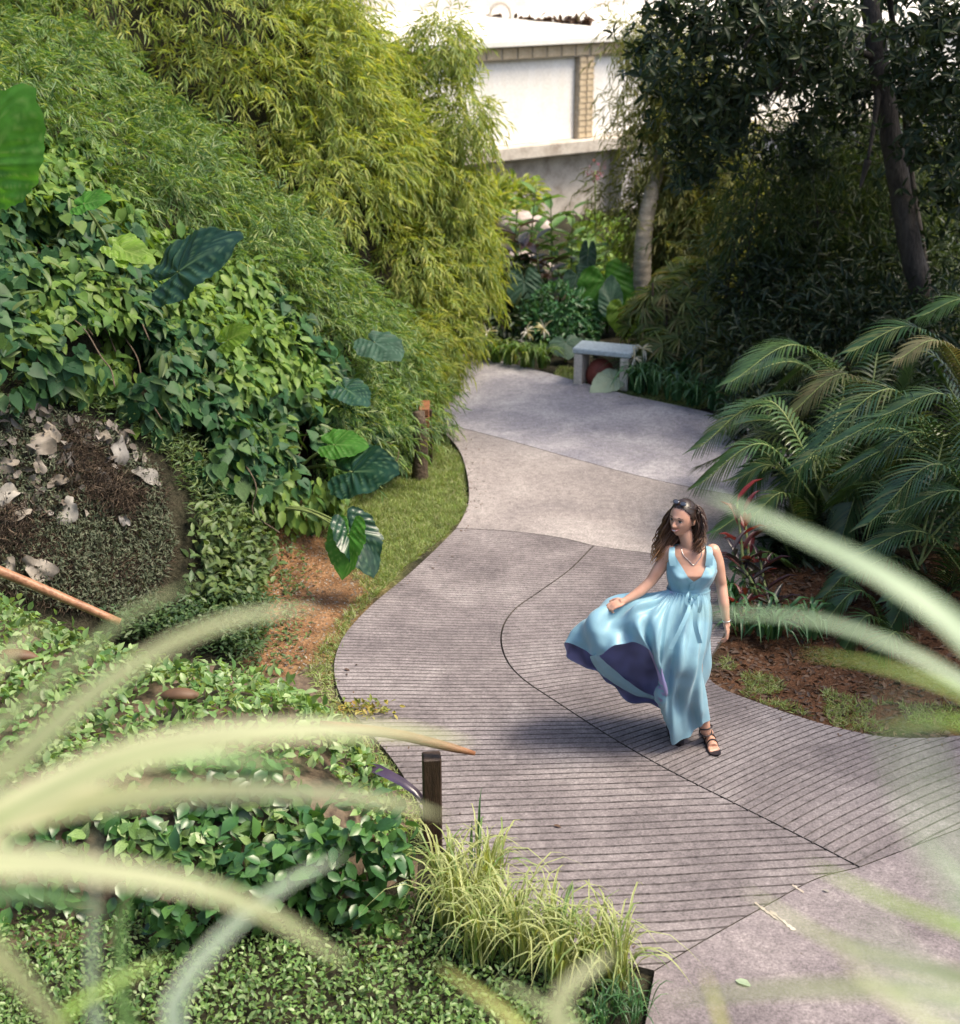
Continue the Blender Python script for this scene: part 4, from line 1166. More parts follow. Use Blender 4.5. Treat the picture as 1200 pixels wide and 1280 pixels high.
# ------------------------------------------------------------------ stump and wooden box at the bend
c = G(524, 592)
V, T = tube(resample([c + [0, 0, -.1], c + [.02, 0, .3], c + [.0, .02, .62]], 10), np.array([.085, .075, .07, .068, .066, .07, .066, .064, .062, .058]), 12)
V = V + .012 * np.stack([vnoise(V + 2, 22), vnoise(V + 8, 22), 0 * V[:, 0]], 1)
tag(obj('tree_stump', V, T, M['bark_brown']), 'dark mossy stump standing in the grass below the bamboo', 'stump')
c = W(531, 543, 13.6); 
root = thing('slatted_wooden_box', (c[0], c[1], tz(c[0], c[1])), 'small reddish slatted wooden box on a post at the bend of the path', 'wooden box')
for k in range(4):
    obj('slat', *box(c + [0, 0, .02 + .085 * k], (.1, .3, .07), .0, .006), M['wood_red'], root, smooth=False)
obj('post', *box(c + [.06, -.05, -.1], (.03, .05, .75), 0, .004), M['wood_dark'], root, smooth=False)

# ------------------------------------------------------------------ building at the back
uB = nrm(np.array([2.7, 2.0, 0])); nB = np.array([uB[1], -uB[0], 0]); oB = np.array([0.0, 26.0, 0])
AX = np.array([uB, -nB, UP])
def BP(s, d, z): return oB + uB * s - nB * d + UP * z
broot = thing('concrete_building', BP(2, 0, 0), 'white-walled concrete building with aged ledge and pillars at the end of the garden', 'building')
def bb(name, s0, s1, d0, d1, z0, z1, mat, bev=.01):
    return obj(name, *box(BP((s0 + s1) / 2, (d0 + d1) / 2, (z0 + z1) / 2), (s1 - s0, d1 - d0, z1 - z0), bevel=bev, axes=AX), M[mat], broot, smooth=False)
bb('wall', -4, 2.25, .12, .3, 1.40, 2.86, 'wall_white')
bb('wall', 2.62, 16, .12, .3, 1.40, 2.86, 'wall_white')
bb('pillar', 2.25, 2.62, .02, .3, 1.40, 2.86, 'mortar')
bb('ledge', -4, 16, -.15, .4, 1.16, 1.398, 'wall_aged', .02)
bb('beam', -4, 16, .0, .32, 2.862, 3.10, 'mortar', .01)
bb('lower_wall', -4, 4.6, .25, .5, -.2, 1.158, 'wall_aged')
bb('lower_wall', 6, 16, .25, .5, -.2, 1.158, 'wall_grey')
bb('column', 3.3, 3.75, -.1, .24, -.2, 1.158, 'wall_grey')
bb('column', 3.752, 4.2, -.12, .24, -.2, 1.158, 'wall_white')
bb('column', 4.9, 5.3, -.1, .24, -.2, 1.158, 'wall_white')
bb('upper_wall', -6, 20, 2.6, 2.9, 3.3, 6.0, 'wall_grey')
R0 = np.array([BP(-4, -.15, 3.11), BP(16, -.15, 3.11), BP(16, 2.62, 3.5), BP(-4, 2.62, 3.5)]); R1 = R0 + UP * .09
V = np.concatenate([R0, R1]); T = np.array([[0, 1, 5, 4], [1, 2, 6, 5], [2, 3, 7, 6], [3, 0, 4, 7], [4, 5, 6, 7], [3, 2, 1, 0]])
obj('roof', V, T, M['roof'], broot, smooth=False)
bm_ = None
bv, bt = box((0, 0, 0), (.30, .03, .185), 0, .006, axes=AX); bme = mesh_np('brick', bv, bt, M['brick_pale'], smooth=False)
k = 0; s = -3.4
while s < 6:
    wdt = random.uniform(.82, 1.06)
    link('brick', bme, broot, Matrix.Translation(Vector(BP(s, -.004, 2.98))) @ Matrix.Identity(4))
    s += .335 + random.uniform(-.01, .01)
bv, bt = box((0, 0, 0), (.16, .03, .085), 0, .004, axes=AX); bme = mesh_np('brick', bv, bt, M['brick_pale'], smooth=False)
z = 1.46
row = 0
while z < 2.84:
    for j in range(2):
        link('brick', bme, broot, Matrix.Translation(Vector(BP(2.345 + j * .18 + (.0 if row % 2 else .012), .012, z))))
    z += .104; row += 1
hoop = [W(612, 30, 28.5) , W(614, 12, 28.5), W(622, 4, 28.5), W(632, 5, 28.5), W(638, 16, 28.5), W(638, 26, 28.5)]
obj('pipe', *tube(resample(crom(hoop, 5), 20), .035, 8), M['wall_aged'], broot)
# debris line of dry leaves on the roof edge
P = np.array([W(rng.uniform(560, 740), 28 + rng.normal(0, 2), 28.6) for _ in range(500)])
tag(scatter('roof_leaves', 'oval', P, nrm(rng.normal(0, 1, P.shape)), nrm(UP + rng.normal(0, .5, P.shape)), .16, .09, M['dry_brown']), 'line of fallen brown leaves along the upper roof edge', 'fallen leaves', None, 'stuff')

# ------------------------------------------------------------------ plants at the far end
def leafy(name, label, cat, blobs, kind, n, L, w, mat, shell=.6, up=.5, n_obj=0, group=None, stems=True, stem_mat='twig', hang=.2):
    base = np.array([blobs[0][0][0], blobs[0][0][1], tz(blobs[0][0][0], blobs[0][0][1])])
    root = thing(name, base, label, cat, group)
    Ps = []; Us = []
    for c, r in blobs:
        p_, u_ = blob(c, r, n, shell); Ps.append(p_); Us.append(u_)
        if stems: obj('stem', *tube(resample(crom([base, (base + np.asarray(c)) / 2 + rng.normal(0, .05, 3), np.asarray(c, float)], 4), 7), np.linspace(.022, .008, 7), 5), M[stem_mat], root)
    P = np.concatenate(Ps); U = np.concatenate(Us); k = above(P); P, U = P[k], U[k]
    N = nrm(U * .6 + UP * up + rng.normal(0, .35, U.shape)); D = nrm(U + rng.normal(0, .5, U.shape) - UP * hang)
    Ls = L * rng.uniform(.6, 1.25, len(P))
    if n_obj:
        top = nearest_first(P, U, n_obj); mask = np.ones(len(P), bool); mask[top] = False
        leaf_objects('leaf', kind, P[top], D[top], N[top], Ls[top], Ls[top] * w / L, M[mat], root)
        P, D, N, Ls = P[mask], D[mask], N[mask], Ls[mask]
    o = scatter('foliage', kind, P, D, N, Ls, Ls * w / L, M[mat], root); o['kind'] = 'stuff'
    return root
def stalky(name, label, cat, stems, n_leaf, L, w, mat, kind='lance', group=None, obj_leaves=True, step=.12, openness=.5):
    """upright stems with leaves spiralling up them"""
    base = np.array(stems[0][0], float)
    root = thing(name, base, label, cat, group)
    for a, b in stems:
        a = np.asarray(a, float); b = np.asarray(b, float)
        c = resample(crom([a, (a + b) / 2 + rng.normal(0, .04, 3), b], 5), 12)
        obj('stem', *tube(c, np.linspace(.018, .008, 12), 6), M['stalk'], root)
        n = n_leaf
        t = np.linspace(.25, 1, n); i = (t * 11).astype(int)
        P = c[i]; ang = np.arange(n) * 2.4 + rng.uniform(0, 6)
        o_ = np.stack([np.cos(ang), np.sin(ang), 0 * ang], 1)
        D = nrm(o_ + UP * (openness * (.4 + t))[:, None]); N = nrm(UP - o_ * .4 + rng.normal(0, .15, P.shape))
        Ls = L * rng.uniform(.7, 1.15, n)
        leaf_objects('leaf', kind, P, D, N, Ls, Ls * w / L, M[mat], root)
    return root
def gp(px, Y): 
    w_ = W(px, 400, Y); return np.array([w_[0], Y, tz(w_[0], Y)])
def gu(px, py, Y): return W(px, py, Y)

st = [(gp(px, 20.3 + rng.uniform(-.4, .4)), gu(px + rng.uniform(-12, 12), py, 20.3)) for px, py in [(668, 228), (690, 250), (712, 262), (655, 262), (730, 300), (700, 300), (676, 290), (742, 315)]]
stalky('tall_ginger_plant', 'tall bright green broad-leaved plant in front of the building ledge', 'plant', st, 15, .42, .13, M and 'bg_leaf2')
st = [(gp(px, 19.2 + rng.uniform(-.3, .3)), gu(px + rng.uniform(-10, 10), py, 19.2)) for px, py in [(640, 285), (655, 305), (672, 300), (690, 330), (628, 320)]]
stalky('maroon_leaved_plant', 'plant with dark glossy maroon and green leaves beside the bamboo thicket', 'plant', st, 13, .40, .13, 'maroon_leaf')
leafy('round_bush', 'rounded deep green bush with small narrow leaves left of the stone bench', 'bush', [(gu(697, 395, 18.4), (.42, .4, .42)), (gu(672, 408, 18.3), (.28, .3, .3)), (gu(722, 405, 18.5), (.3, .3, .3)), (gu(700, 425, 18.2), (.45, .35, .25))], 'oval', 900, .11, .035, 'bush_leaf', shell=.8)
leafy('dark_undergrowth', 'dark low shrub under the maroon plant at the foot of the bamboo', 'shrub', [(gu(630, 400, 18.5), (.5, .4, .3)), (gu(665, 440, 18.0), (.6, .3, .2)), (gu(640, 360, 19), (.4, .3, .4)), (gu(760, 470, 17.6), (.7, .3, .2)), (gu(715, 455, 17.6), (.4, .3, .25))], 'lance', 260, .2, .06, 'shade_leaf', shell=.5)
for nm, blobs, lab in [('pale_shrub', [(gu(755, 300, 22), (.5, .4, .4)), (gu(780, 330, 21.5), (.6, .4, .4)), (gu(745, 335, 21.5), (.5, .4, .3))], 'pale shrub in sunlit leaf colours in front of the pillars'),
                       ('pale_shrub', [(gu(840, 300, 21.5), (.5, .5, .4)), (gu(870, 325, 21), (.6, .5, .4)), (gu(835, 345, 21), (.4, .4, .4))], 'bright shrub seen just right of the ringed palm trunk')]:
    leafy(nm, lab, 'shrub', blobs, 'oval', 520, .16, .06, 'bg_leaf', shell=.5)
leafy('creeping_shrub', 'yellow-green shrub against the lower wall beside the bamboo', 'shrub', [(gu(640, 245, 22.5), (.5, .4, .3)), (gu(625, 290, 21.5), (.5, .4, .5)), (gu(610, 255, 22), (.4, .4, .4))], 'lance', 420, .2, .045, 'bamboo_rear', shell=.4)
# pink flowers
P, U = blob(gu(744, 213, 21), (.18, .1, .14), 40, .3)
root = thing('pink_flower_cluster', gu(744, 213, 21), 'small cluster of magenta flowers below the wall ledge', 'flowers')
obj('stem', *tube(resample([gp(744, 21), gu(744, 213, 21)], 5), .012, 5), M['stalk'], root)
o = scatter('petals', 'oval', P, U, nrm(U + UP), .05, .03, M['pink'], root); o['kind'] = 'stuff'
# pale rocks behind the plants
for (px, py, Y, r), lab in [((650, 282, 21.4, (.4, .3, .2)), 'pale pinkish boulder behind the tall ginger plant'), ((668, 335, 20.9, (.4, .3, .22)), 'pinkish boulder showing between maroon leaves')]:
    V, T = ellipsoid(gu(px, py, Y), r, 20, 12); V = V + .09 * np.stack([vnoise(V + k_, 2.2) for k_ in (0, 5, 9)], 1)
    tag(obj('boulder', V, T, M['rock']), lab, 'boulder')
# elephant ears around the bench
F_ = lambda *a: a
ear_plant('tall bright green elephant ear behind the stone bench', [
    (gu(757, 352, 18.6), gu(772, 408, 18.4), 1.25, (-.1, -1, .2), 'colocasia_green', .08),
    (gu(742, 372, 18.7), gu(730, 418, 18.6), 1.0, (-.1, -1, .2), 'colocasia_green', .1),
    (gu(764, 380, 18.3), gu(762, 340, 18.6), .7, (-.3, -1, .2), 'colocasia_grey', .25)], gp(757, 18.8))
ear_plant('lime elephant-ear leaf against the ringed palm trunk', [(gu(780, 388, 18.0), gu(784, 425, 17.9), 1.2, (-.1, -1, .3), 'colocasia_lime', .05)], gp(780, 18.1))
ear_plant('grey-blue elephant ears drooping around the round bush', [
    (gu(655, 352, 18.6), gu(655, 395, 18.4), 1.0, (-.1, -1, .3), 'colocasia_grey', .1),
    (gu(722, 345, 18.9), gu(738, 372, 18.7), 1.1, (-.1, -.9, .4), 'colocasia_grey', .12),
    (gu(735, 318, 19.2), gu(732, 360, 19.0), .5, (.1, -1, .2), 'colocasia_grey', .2)], gp(700, 18.9))
ear_plant('broad silvery elephant-ear leaf hanging beside the bench', [(gu(707, 428, 17.3), gu(712, 448, 17.1), 1.7, (.05, -.8, .6), 'colocasia_grey', .06)], gp(712, 17.4))
ear_plant('pale cream-green leaf lying in the grass in front of the bench', [(gu(765, 474, 16.0), gu(738, 489, 15.8), .9, (-.1, -.7, .7), 'near_pale', .12)], gp(765, 16.2))

# bench
bb0 = G(757, 478); bz = tz(bb0[0], bb0[1])
broot2 = thing('stone_bench', (1.42, 16.25, bz), 'low bench with a grey-blue stone top and cream upright end beside the path', 'bench')
ang = -.35
cB = np.array([1.46, 16.25, 0]); ca, sa = math.cos(ang), math.sin(ang)
def bl(x, y, z): return cB + np.array([x * ca - y * sa, x * sa + y * ca, z])
obj('top', *box(bl(0, 0, .40), (.70, .38, .065), ang, .012), M['bench_top'], broot2, smooth=False)
obj('leg', *box(bl(-.28, 0, .165), (.1, .36, .39), ang, .01), M['bench_leg'], broot2, smooth=False)
obj('leg', *box(bl(.27, 0, .165), (.1, .36, .39), ang, .01), M['bench_leg'], broot2, smooth=False)
V, T = ellipsoid(bl(-.06, .02, .08), (.17, .12, .20), 20, 12)
tag(obj('terracotta_pot', V, T, M['terracotta']), 'rounded red-brown terracotta pot tucked under the stone bench', 'pot')

# spider lilies
clump('spider_lily_clump', 'bright green clump of strap leaves with white spidery flowers at the far curb', 'plant', [G(600, 455) + [0, .25, 0], G(620, 458) + [0, .2, 0], G(640, 462) + [0, .25, 0], G(660, 466) + [0, .25, 0], G(680, 470) + [0, .35, 0], G(585, 450) + [0, .4, 0]], 240, .42, .04, M['lily'], arch=.75, n_obj=200, segs=7)
clump('dark_lily_clump', 'dark green strap-leaved clump at the far right edge of the path', 'plant', [G(p_, q_) + [.1, .25, 0] for p_, q_ in [(786, 494), (792, 498), (786, 486), (796, 490), (790, 492), (810, 500), (835, 508), (860, 515), (885, 520), (905, 525), (820, 480), (850, 490), (880, 495)]], 360, .50, .045, M['lily_dark'], arch=.7, n_obj=200, segs=7)
def spider_flower(px, py, Y, lab):
    c = gu(px, py, Y)
    root = thing('white_spider_flower', c, lab, 'flower', 'white spider lily flowers')
    obj('stem', *tube(resample([gp(px, Y), c], 5), .008, 5), M['stalk'], root)
    P = np.repeat(c[None], 14, 0); D = nrm(rng.normal(0, 1, (14, 3)) - UP * .2)
    o = scatter('petals', 'lance', P, D, nrm(UP + rng.normal(0, .3, P.shape)), rng.uniform(.1, .17, 14), .016, M['petal'], root); o['kind'] = 'stuff'
spider_flower(609, 416, 17.6, 'white spider flower at the left end of the bright lily clump')
spider_flower(658, 414, 17.7, 'white spider flower above the middle of the bright lily clump')
spider_flower(680, 412, 17.7, 'white spider flower at the right end of the bright lily clump')
spider_flower(793, 448, 16.0, 'white spider flower at the right end of the bench')
spider_flower(803, 436, 16.1, 'white spider flower higher up beside the fan palm')

# ------------------------------------------------------------------ ringed palm with pale trunk
root = thing('ringed_palm', gp(800, 18.6), 'slim palm with a pale ringed trunk behind the bench', 'palm tree')
c = resample(crom([gp(802, 18.6), gu(803, 330, 18.6), gu(806, 285, 18.7), gu(815, 240, 18.9), gu(828, 190, 19.2), gu(842, 130, 19.6)], 6), 120)
rad = np.interp(np.linspace(0, 1, 120), [0, .3, .6, 1], [.125, .115, .10, .08]) * (1 + .05 * (np.arange(120) % 4 == 0))
obj('trunk', *tube(c, rad, 14), M['bark_ring'], root)
P, U = blob(gu(835, -20, 19), (1.4, 1.2, .9), 60, .2)

# fan palms
root = thing('fan_palm_thicket', gp(850, 16.6), 'olive fan palms with finger-like leaves over the far right edge of the path', 'fan palm')
Cs = []
for c, r, n_ in [(gu(850, 385, 16.8), (.55, .45, .45), 95), (gu(820, 400, 16.9), (.4, .4, .45), 60), (gu(880, 415, 16.5), (.5, .4, .5), 80), (gu(835, 440, 16.4), (.45, .35, .3), 50), (gu(900, 470, 15.9), (.35, .35, .3), 40), (gu(860, 345, 17.5), (.35, .4, .25), 35)]:
    p_, u_ = blob(c, r, n_, .5); Cs.append(np.hstack([p_, u_]))
Cs = np.concatenate(Cs)
S = fans(Cs[:, :3], nrm(Cs[:, 3:] + [0, -.3, .7]), 9, .3, .028)
o = scatter('foliage', 'lance', *S, M['rhapis'], root); o['kind'] = 'stuff'
for i in range(10):
    a = gp(820 + i * 9, 16.7 + rng.uniform(-.3, .3)); obj('stem', *tube(resample([a, a + [rng.normal(0, .1), rng.normal(0, .1), rng.uniform(.7, 1.2)]], 6), .014, 6), M['bark_brown'], root)

# ------------------------------------------------------------------ trees on the right
root = thing('leaning_tree', gp(1160, 15.0), 'dark tree with a tall bare leaning trunk and glossy leaves at upper right', 'tree')
tr = crom([gp(1162, 15.0), gu(1152, 380, 15), gu(1138, 310, 15), gu(1122, 220, 15), gu(1105, 120, 15), gu(1090, 20, 15), gu(1080, -60, 15), gu(1070, -160, 15)], 8)
tr = resample(tr, 60); rad = np.interp(np.linspace(0, 1, 60), [0, .4, 1], [.135, .115, .085]) * (1 + .04 * np.sin(np.arange(60) * 1.7))
obj('trunk', *tube(tr, rad, 14), M['bark_dark'], root)
br = [(tr[38], gu(1085, 200, 14.6), (0, 0, -.1)), (gu(1085, 200, 14.6), gu(1075, 235, 14.6), (0, 0, 0)), (tr[50], gu(1180, 60, 14.2), (.1, 0, .1)), (tr[48], gu(1000, 30, 14.4), (0, 0, .2)), (tr[54], gu(930, 60, 14), (0, 0, .3)), (tr[44], gu(1190, 150, 14.5), (.1, 0, 0)), (tr[52], gu(860, -10, 14), (0, 0, .4)), (tr[40], gu(960, 120, 14.3), (0, 0, .25))]
twig_set(root, br[:], .04, 'bark_dark', 'branch')
cents = []
for px, py, Y, r, n_ in [(930, 10, 14.2, .6, 46), (870, 50, 14.4, .5, 36), (880, 120, 14.5, .45, 34), (840, 10, 14.3, .4, 20), (985, 60, 14.2, .5, 34), (940, 110, 14.6, .45, 30), (1040, 30, 14.0, .5, 26), (900, 170, 14.6, .35, 20), (1180, 30, 13.6, .55, 46), (1190, 110, 13.7, .5, 40), (1200, 190, 13.9, .45, 30), (1150, 180, 14.2, .35, 16), (1140, 80, 14.4, .4, 22), (1030, 90, 14.4, .35, 14), (880, 215, 14.8, .28, 14), (1020, 150, 14.6, .3, 10), (960, 20, 15.5, .7, 60), (1020, 70, 15.6, .6, 50), (1080, 110, 15.8, .55, 40), (820, 60, 15.4, .35, 22), (910, 130, 15.8, .55, 44), (1150, 120, 15.4, .6, 46), (1190, 240, 15, .5, 36), (1000, 190, 15.8, .45, 26), (860, 170, 15.6, .4, 26), (840, 110, 15.0, .3, 16)]:
    p_, u_ = blob(gu(px, py, Y), (r, r, r * .8), n_, .1); cents.append(np.hstack([p_, u_]))
over = blob((5.9, 14.8, 6.2), (1.8, 2.0, 1.0), 450, .1); cents.append(np.hstack(over))  # unseen crown part added above the view to shade the right side
cents = np.concatenate(cents)
cents = np.concatenate([cents, cents + np.hstack([rng.normal(0, .16, (len(cents), 3)), np.zeros((len(cents), 3))])])
S = whorls(cents[:, :3], nrm(cents[:, 3:] * .9 + [0, -.2, .5]), 7, .125, .04, .25, .6)
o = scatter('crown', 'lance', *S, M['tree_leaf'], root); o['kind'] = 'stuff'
root = thing('unseen_shade_tree', (6.6, 10.2, tz(6.6, 10.2)), 'unseen leafy tree added beyond the right edge to shade the palms and soil bed', 'tree')  # out of view, added so its crown shades the bed and palms
obj('trunk', *tube(resample([(6.6, 10.2, 0), (6.5, 9.8, 2.5), (6.2, 9.0, 5)], 12), np.linspace(.16, .08, 12), 10), M['bark_dark'], root)
q_ = np.concatenate([np.hstack(blob((6.0, 8.4, 5.3), (1.5, 2.1, .9), 1100, .1)), np.hstack(blob((7.3, 12.6, 5.6), (1.8, 1.8, 1.2), 900, .1))])
S = whorls(q_[:, :3], nrm(q_[:, 3:] + UP * .5), 7, .2, .07, .3, .4)
o = scatter('crown', 'lance', *S, M['tree_leaf'], root); o['kind'] = 'stuff'
root = thing('slender_tree', gp(1185, 15.8), 'thin dark stem behind the leaning trunk at upper right', 'tree')
obj('trunk', *tube(resample(crom([gp(1185, 15.8), gu(1140, 230, 15.8), gu(1130, 120, 15.8), gu(1112, 0, 15.8), gu(1105, -100, 15.8)], 6), 30), np.linspace(.05, .03, 30), 8), M['bark_dark'], root)
S = whorls(*[a_ for a_ in (lambda q: (q[0], nrm(q[1] + UP)))(blob(gu(1120, -60, 15.8), (.9, .8, .5), 120, .1))], 7, .2, .06)
o = scatter('crown', 'lance', *S, M['tree_leaf'], root); o['kind'] = 'stuff'

# feathery bamboo stands
def culms(root, n, base_f, tip_f, mat, nper=26, r=.014, L=.34, leafL=.16, leafW=.018, leaf_mat_='bamboo_olive', start=.35, jit=.22, n_leaf=9):
    Ps = []; Ds = []; Ns = []
    for i in range(n):
        a = base_f(i); b = tip_f(i); mid = np.array([a[0] * .75 + b[0] * .25, a[1] * .75 + b[1] * .25, a[2] + (b[2] - a[2]) * .75 + .25])
        c = resample(crom([a, mid, b], 8), 24)
        obj('culm', *tube(c, np.linspace(r, r * .25, 24), 5), mat, root)
        t = rng.uniform(start, 1, nper); k = (t * 23).astype(int)
        P = c[k] + rng.normal(0, jit, (nper, 3)) * (1.1 - t * .6)[:, None]
        Ps.append(P); Ds.append(nrm(P - c[k] + rng.normal(0, .2, P.shape) - UP * .15)); Ns.append(nrm(UP + rng.normal(0, .3, P.shape)))
    S = sprays(np.concatenate(Ps), np.concatenate(Ds), np.concatenate(Ns), n_leaf, L, leafL, leafW, droop=.5)
    o = scatter('foliage', 'blade', *S, M[leaf_mat_], root); o['kind'] = 'stuff'
root = thing('feathery_bamboo', gp(850, 18.8), 'thin olive bamboo with sparse feathery leaves in front of the white wall', 'bamboo')
culms(root, 52, lambda i: gp(rng.uniform(830, 920), rng.uniform(18.9, 19.8)), lambda i: gu(rng.uniform(742, 880), rng.uniform(0, 300), rng.uniform(18.8, 19.8)), M['stalk'], r=.009, nper=80, start=.35, jit=.27, leafL=.15, leafW=.017)
root = thing('bamboo_grove', gp(1000, 17), 'dense dark bamboo grove filling the shade behind the palms', 'bamboo')
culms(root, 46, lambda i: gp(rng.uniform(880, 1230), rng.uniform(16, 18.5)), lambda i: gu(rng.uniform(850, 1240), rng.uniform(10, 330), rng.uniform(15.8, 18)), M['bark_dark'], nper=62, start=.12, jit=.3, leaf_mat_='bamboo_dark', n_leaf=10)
# shadowy understorey
root = thing('understorey', gp(1000, 14.5), 'deep shaded undergrowth between the palms and the dark bamboo grove', 'undergrowth'); root['kind'] = 'stuff'
Ps = []; Us = []
for px, py, Y, r in [(930, 440, 15.2, .5), (990, 420, 15.2, .55), (1060, 400, 15.2, .5), (1130, 400, 15.0, .5), (1190, 400, 14.6, .5), (1000, 350, 16, .6), (1080, 340, 16, .6), (940, 370, 16.2, .5), (1170, 330, 16, .6), (950, 520, 14, .35), (1000, 560, 13, .4), (1060, 560, 12.8, .4), (1120, 500, 13.4, .5), (1190, 520, 13, .5), (1050, 660, 11.5, .4), (1120, 700, 11.2, .45), (1180, 640, 11.5, .5), (1000, 690, 11.3, .3), (1190, 760, 10.6, .45), (1100, 770, 10.6, .3), (1040, 740, 10.9, .3), (1000, 480, 14, .4), (1180, 460, 14, .5)]:
    p_, u_ = blob(gu(px, py, Y), (r * 1.2, r, r), 520, .3); Ps.append(p_); Us.append(u_)
P = np.concatenate(Ps); U = np.concatenate(Us); k = above(P); P, U = P[k], U[k]
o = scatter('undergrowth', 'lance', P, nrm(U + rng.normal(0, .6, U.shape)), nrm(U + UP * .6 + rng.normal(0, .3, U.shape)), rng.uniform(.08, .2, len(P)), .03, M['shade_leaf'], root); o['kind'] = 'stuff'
# far wood closing the view behind the right-hand trees
Ps = []; Us = []
for px in range(880, 1420, 28):
    for py in (215, 300, 370):
        if rng.random() < .62:
            p_, u_ = blob(gu(px + rng.uniform(-12, 12), py + rng.uniform(-25, 25), rng.uniform(20, 22.5)), (.55, .5, .6), 130, .2); Ps.append(p_); Us.append(u_)
P = np.concatenate(Ps); U = np.concatenate(Us)
tag(scatter('far_thicket', 'lance', P, nrm(U + rng.normal(0, .6, U.shape) - UP * .3), nrm(U + UP * .6), rng.uniform(.15, .3, len(P)), .05, M['bamboo_olive']), 'olive thicket glimpsed through the dark grove at the back', 'thicket', None, 'stuff')

# ------------------------------------------------------------------ feather palms on the right
F = [  # start, apex, tip with world depth
    ('p1', (1085, 520, 12.6), (1000, 432, 12.2), (912, 478, 11.9), 'palm', .42),
    ('p1', (1075, 530, 12.6), (1000, 455, 12.6), (925, 470, 12.4), 'palm', .30),
    ('p1', (1120, 560, 12.3), (1060, 468, 11.9), (985, 520, 11.7), 'palm_dry', .32),
    ('p1', (1090, 600, 12.0), (960, 508, 11.6), (872, 560, 11.4), 'palm', .38),
    ('p1', (1080, 610, 12.0), (980, 530, 11.8), (892, 535, 11.9), 'palm', .34),
    ('p1', (1120, 540, 12.6), (1150, 440, 12.6), (1180, 480, 12.6), 'palm', .36),
    ('p2', (1230, 530, 12.2), (1150, 412, 12.0), (1062, 440, 11.8), 'palm', .42),
    ('p2', (1240, 540, 12.0), (1180, 430, 11.6), (1120, 450, 11.4), 'palm_dry', .30),
    ('p2', (1240, 500, 12.2), (1215, 380, 12.0), (1150, 395, 11.9), 'palm', .38),
    ('p2', (1230, 560, 12.0), (1240, 420, 12.0), (1270, 460, 12.0), 'palm', .38),
    ('p3', (1200, 650, 11.0), (1120, 488, 10.7), (1003, 578, 10.4), 'palm', .44),
    ('p3', (1210, 660, 11.0), (1150, 520, 10.4), (1030, 560, 10.2), 'palm', .36),
    ('p3', (1230, 660, 10.8), (1190, 500, 10.5), (1100, 520, 10.3), 'palm', .40),
    ('p3', (1240, 660, 10.8), (1230, 520, 10.3), (1220, 600, 10.0), 'palm', .36),
    ('p4', (1260, 730, 10.2), (1180, 582, 9.9), (1085, 655, 9.7), 'palm', .40),
    ('p4', (1270, 760, 10.2), (1210, 620, 9.7), (1120, 640, 9.6), 'palm', .36),
    ('p4', (1250, 790, 10.0), (1160, 668, 9.7), (1068, 695, 9.5), 'palm', .32),
    ('p5', (1010, 740, 11.2), (975, 590, 11.2), (915, 600, 11.1), 'palm', .30),
    ('p5', (1010, 745, 11.2), (955, 640, 11.0), (892, 665, 10.9), 'palm', .28),
    ('p5', (1015, 745, 11.2), (960, 690, 10.9), (905, 720, 10.8), 'palm', .26),
    ('p5', (1010, 740, 11.2), (1010, 600, 11.3), (1040, 640, 11.2), 'palm', .30),
    ('p5', (1005, 745, 11.2), (985, 620, 11.0), (935, 650, 10.8), 'palm', .28),
    ('p7', (1180, 800, 10.6), (1100, 690, 10.4), (1030, 745, 10.2), 'palm', .30),
    ('p7', (1180, 800, 10.6), (1130, 700, 10.2), (1060, 720, 10.0), 'palm', .30),
    ('p7', (1180, 800, 10.6), (1200, 690, 10.2), (1230, 740, 10.0), 'palm', .30),
    ('p7', (1180, 800, 10.6), (1150, 730, 10.0), (1110, 790, 9.7), 'palm', .28),
    ('p8', (1040, 640, 11.8), (980, 560, 11.6), (925, 625, 11.4), 'palm', .30),
    ('p8', (1040, 640, 11.8), (1020, 570, 11.2), (960, 640, 11.0), 'palm', .32),
    ('p8', (1050, 640, 11.8), (1080, 580, 11.2), (1050, 680, 10.9), 'palm', .32),
    ('p8', (1050, 640, 11.8), (1110, 590, 11.2), (1130, 660, 10.9), 'palm', .32),
    ('p6', (1130, 860, 9.9), (1080, 740, 9.8), (1020, 790, 9.7), 'palm', .26),
    ('p6', (1130, 860, 9.9), (1090, 770, 9.6), (1050, 820, 9.5), 'palm', .24),
    ('p6', (1140, 860, 9.9), (1150, 730, 9.8), (1110, 750, 9.6), 'palm', .26),
    ('p6', (1150, 860, 9.9), (1190, 740, 9.8), (1230, 780, 9.7), 'palm', .26),
    ('p6', (1140, 860, 9.9), (1120, 790, 9.4), (1085, 850, 9.3), 'palm', .22),
]
labs = {'p7': 'dark feather palm deep in the shade below the large blurred leaf', 'p8': 'shaded feather palm filling the gap beneath the arching fronds', 'p1': 'feather palm whose tips hang over the far part of the path', 'p2': 'feather palm at the upper right edge below the leaning trunk', 'p3': 'largest feather palm with bright arching fronds at the right edge',
        'p4': 'feather palm low at the right edge behind the blurred leaf', 'p5': 'thin dark feather palm just behind the woman and the red cordyline', 'p6': 'small shaded feather palm on the soil bed at lower right'}
roots = {}
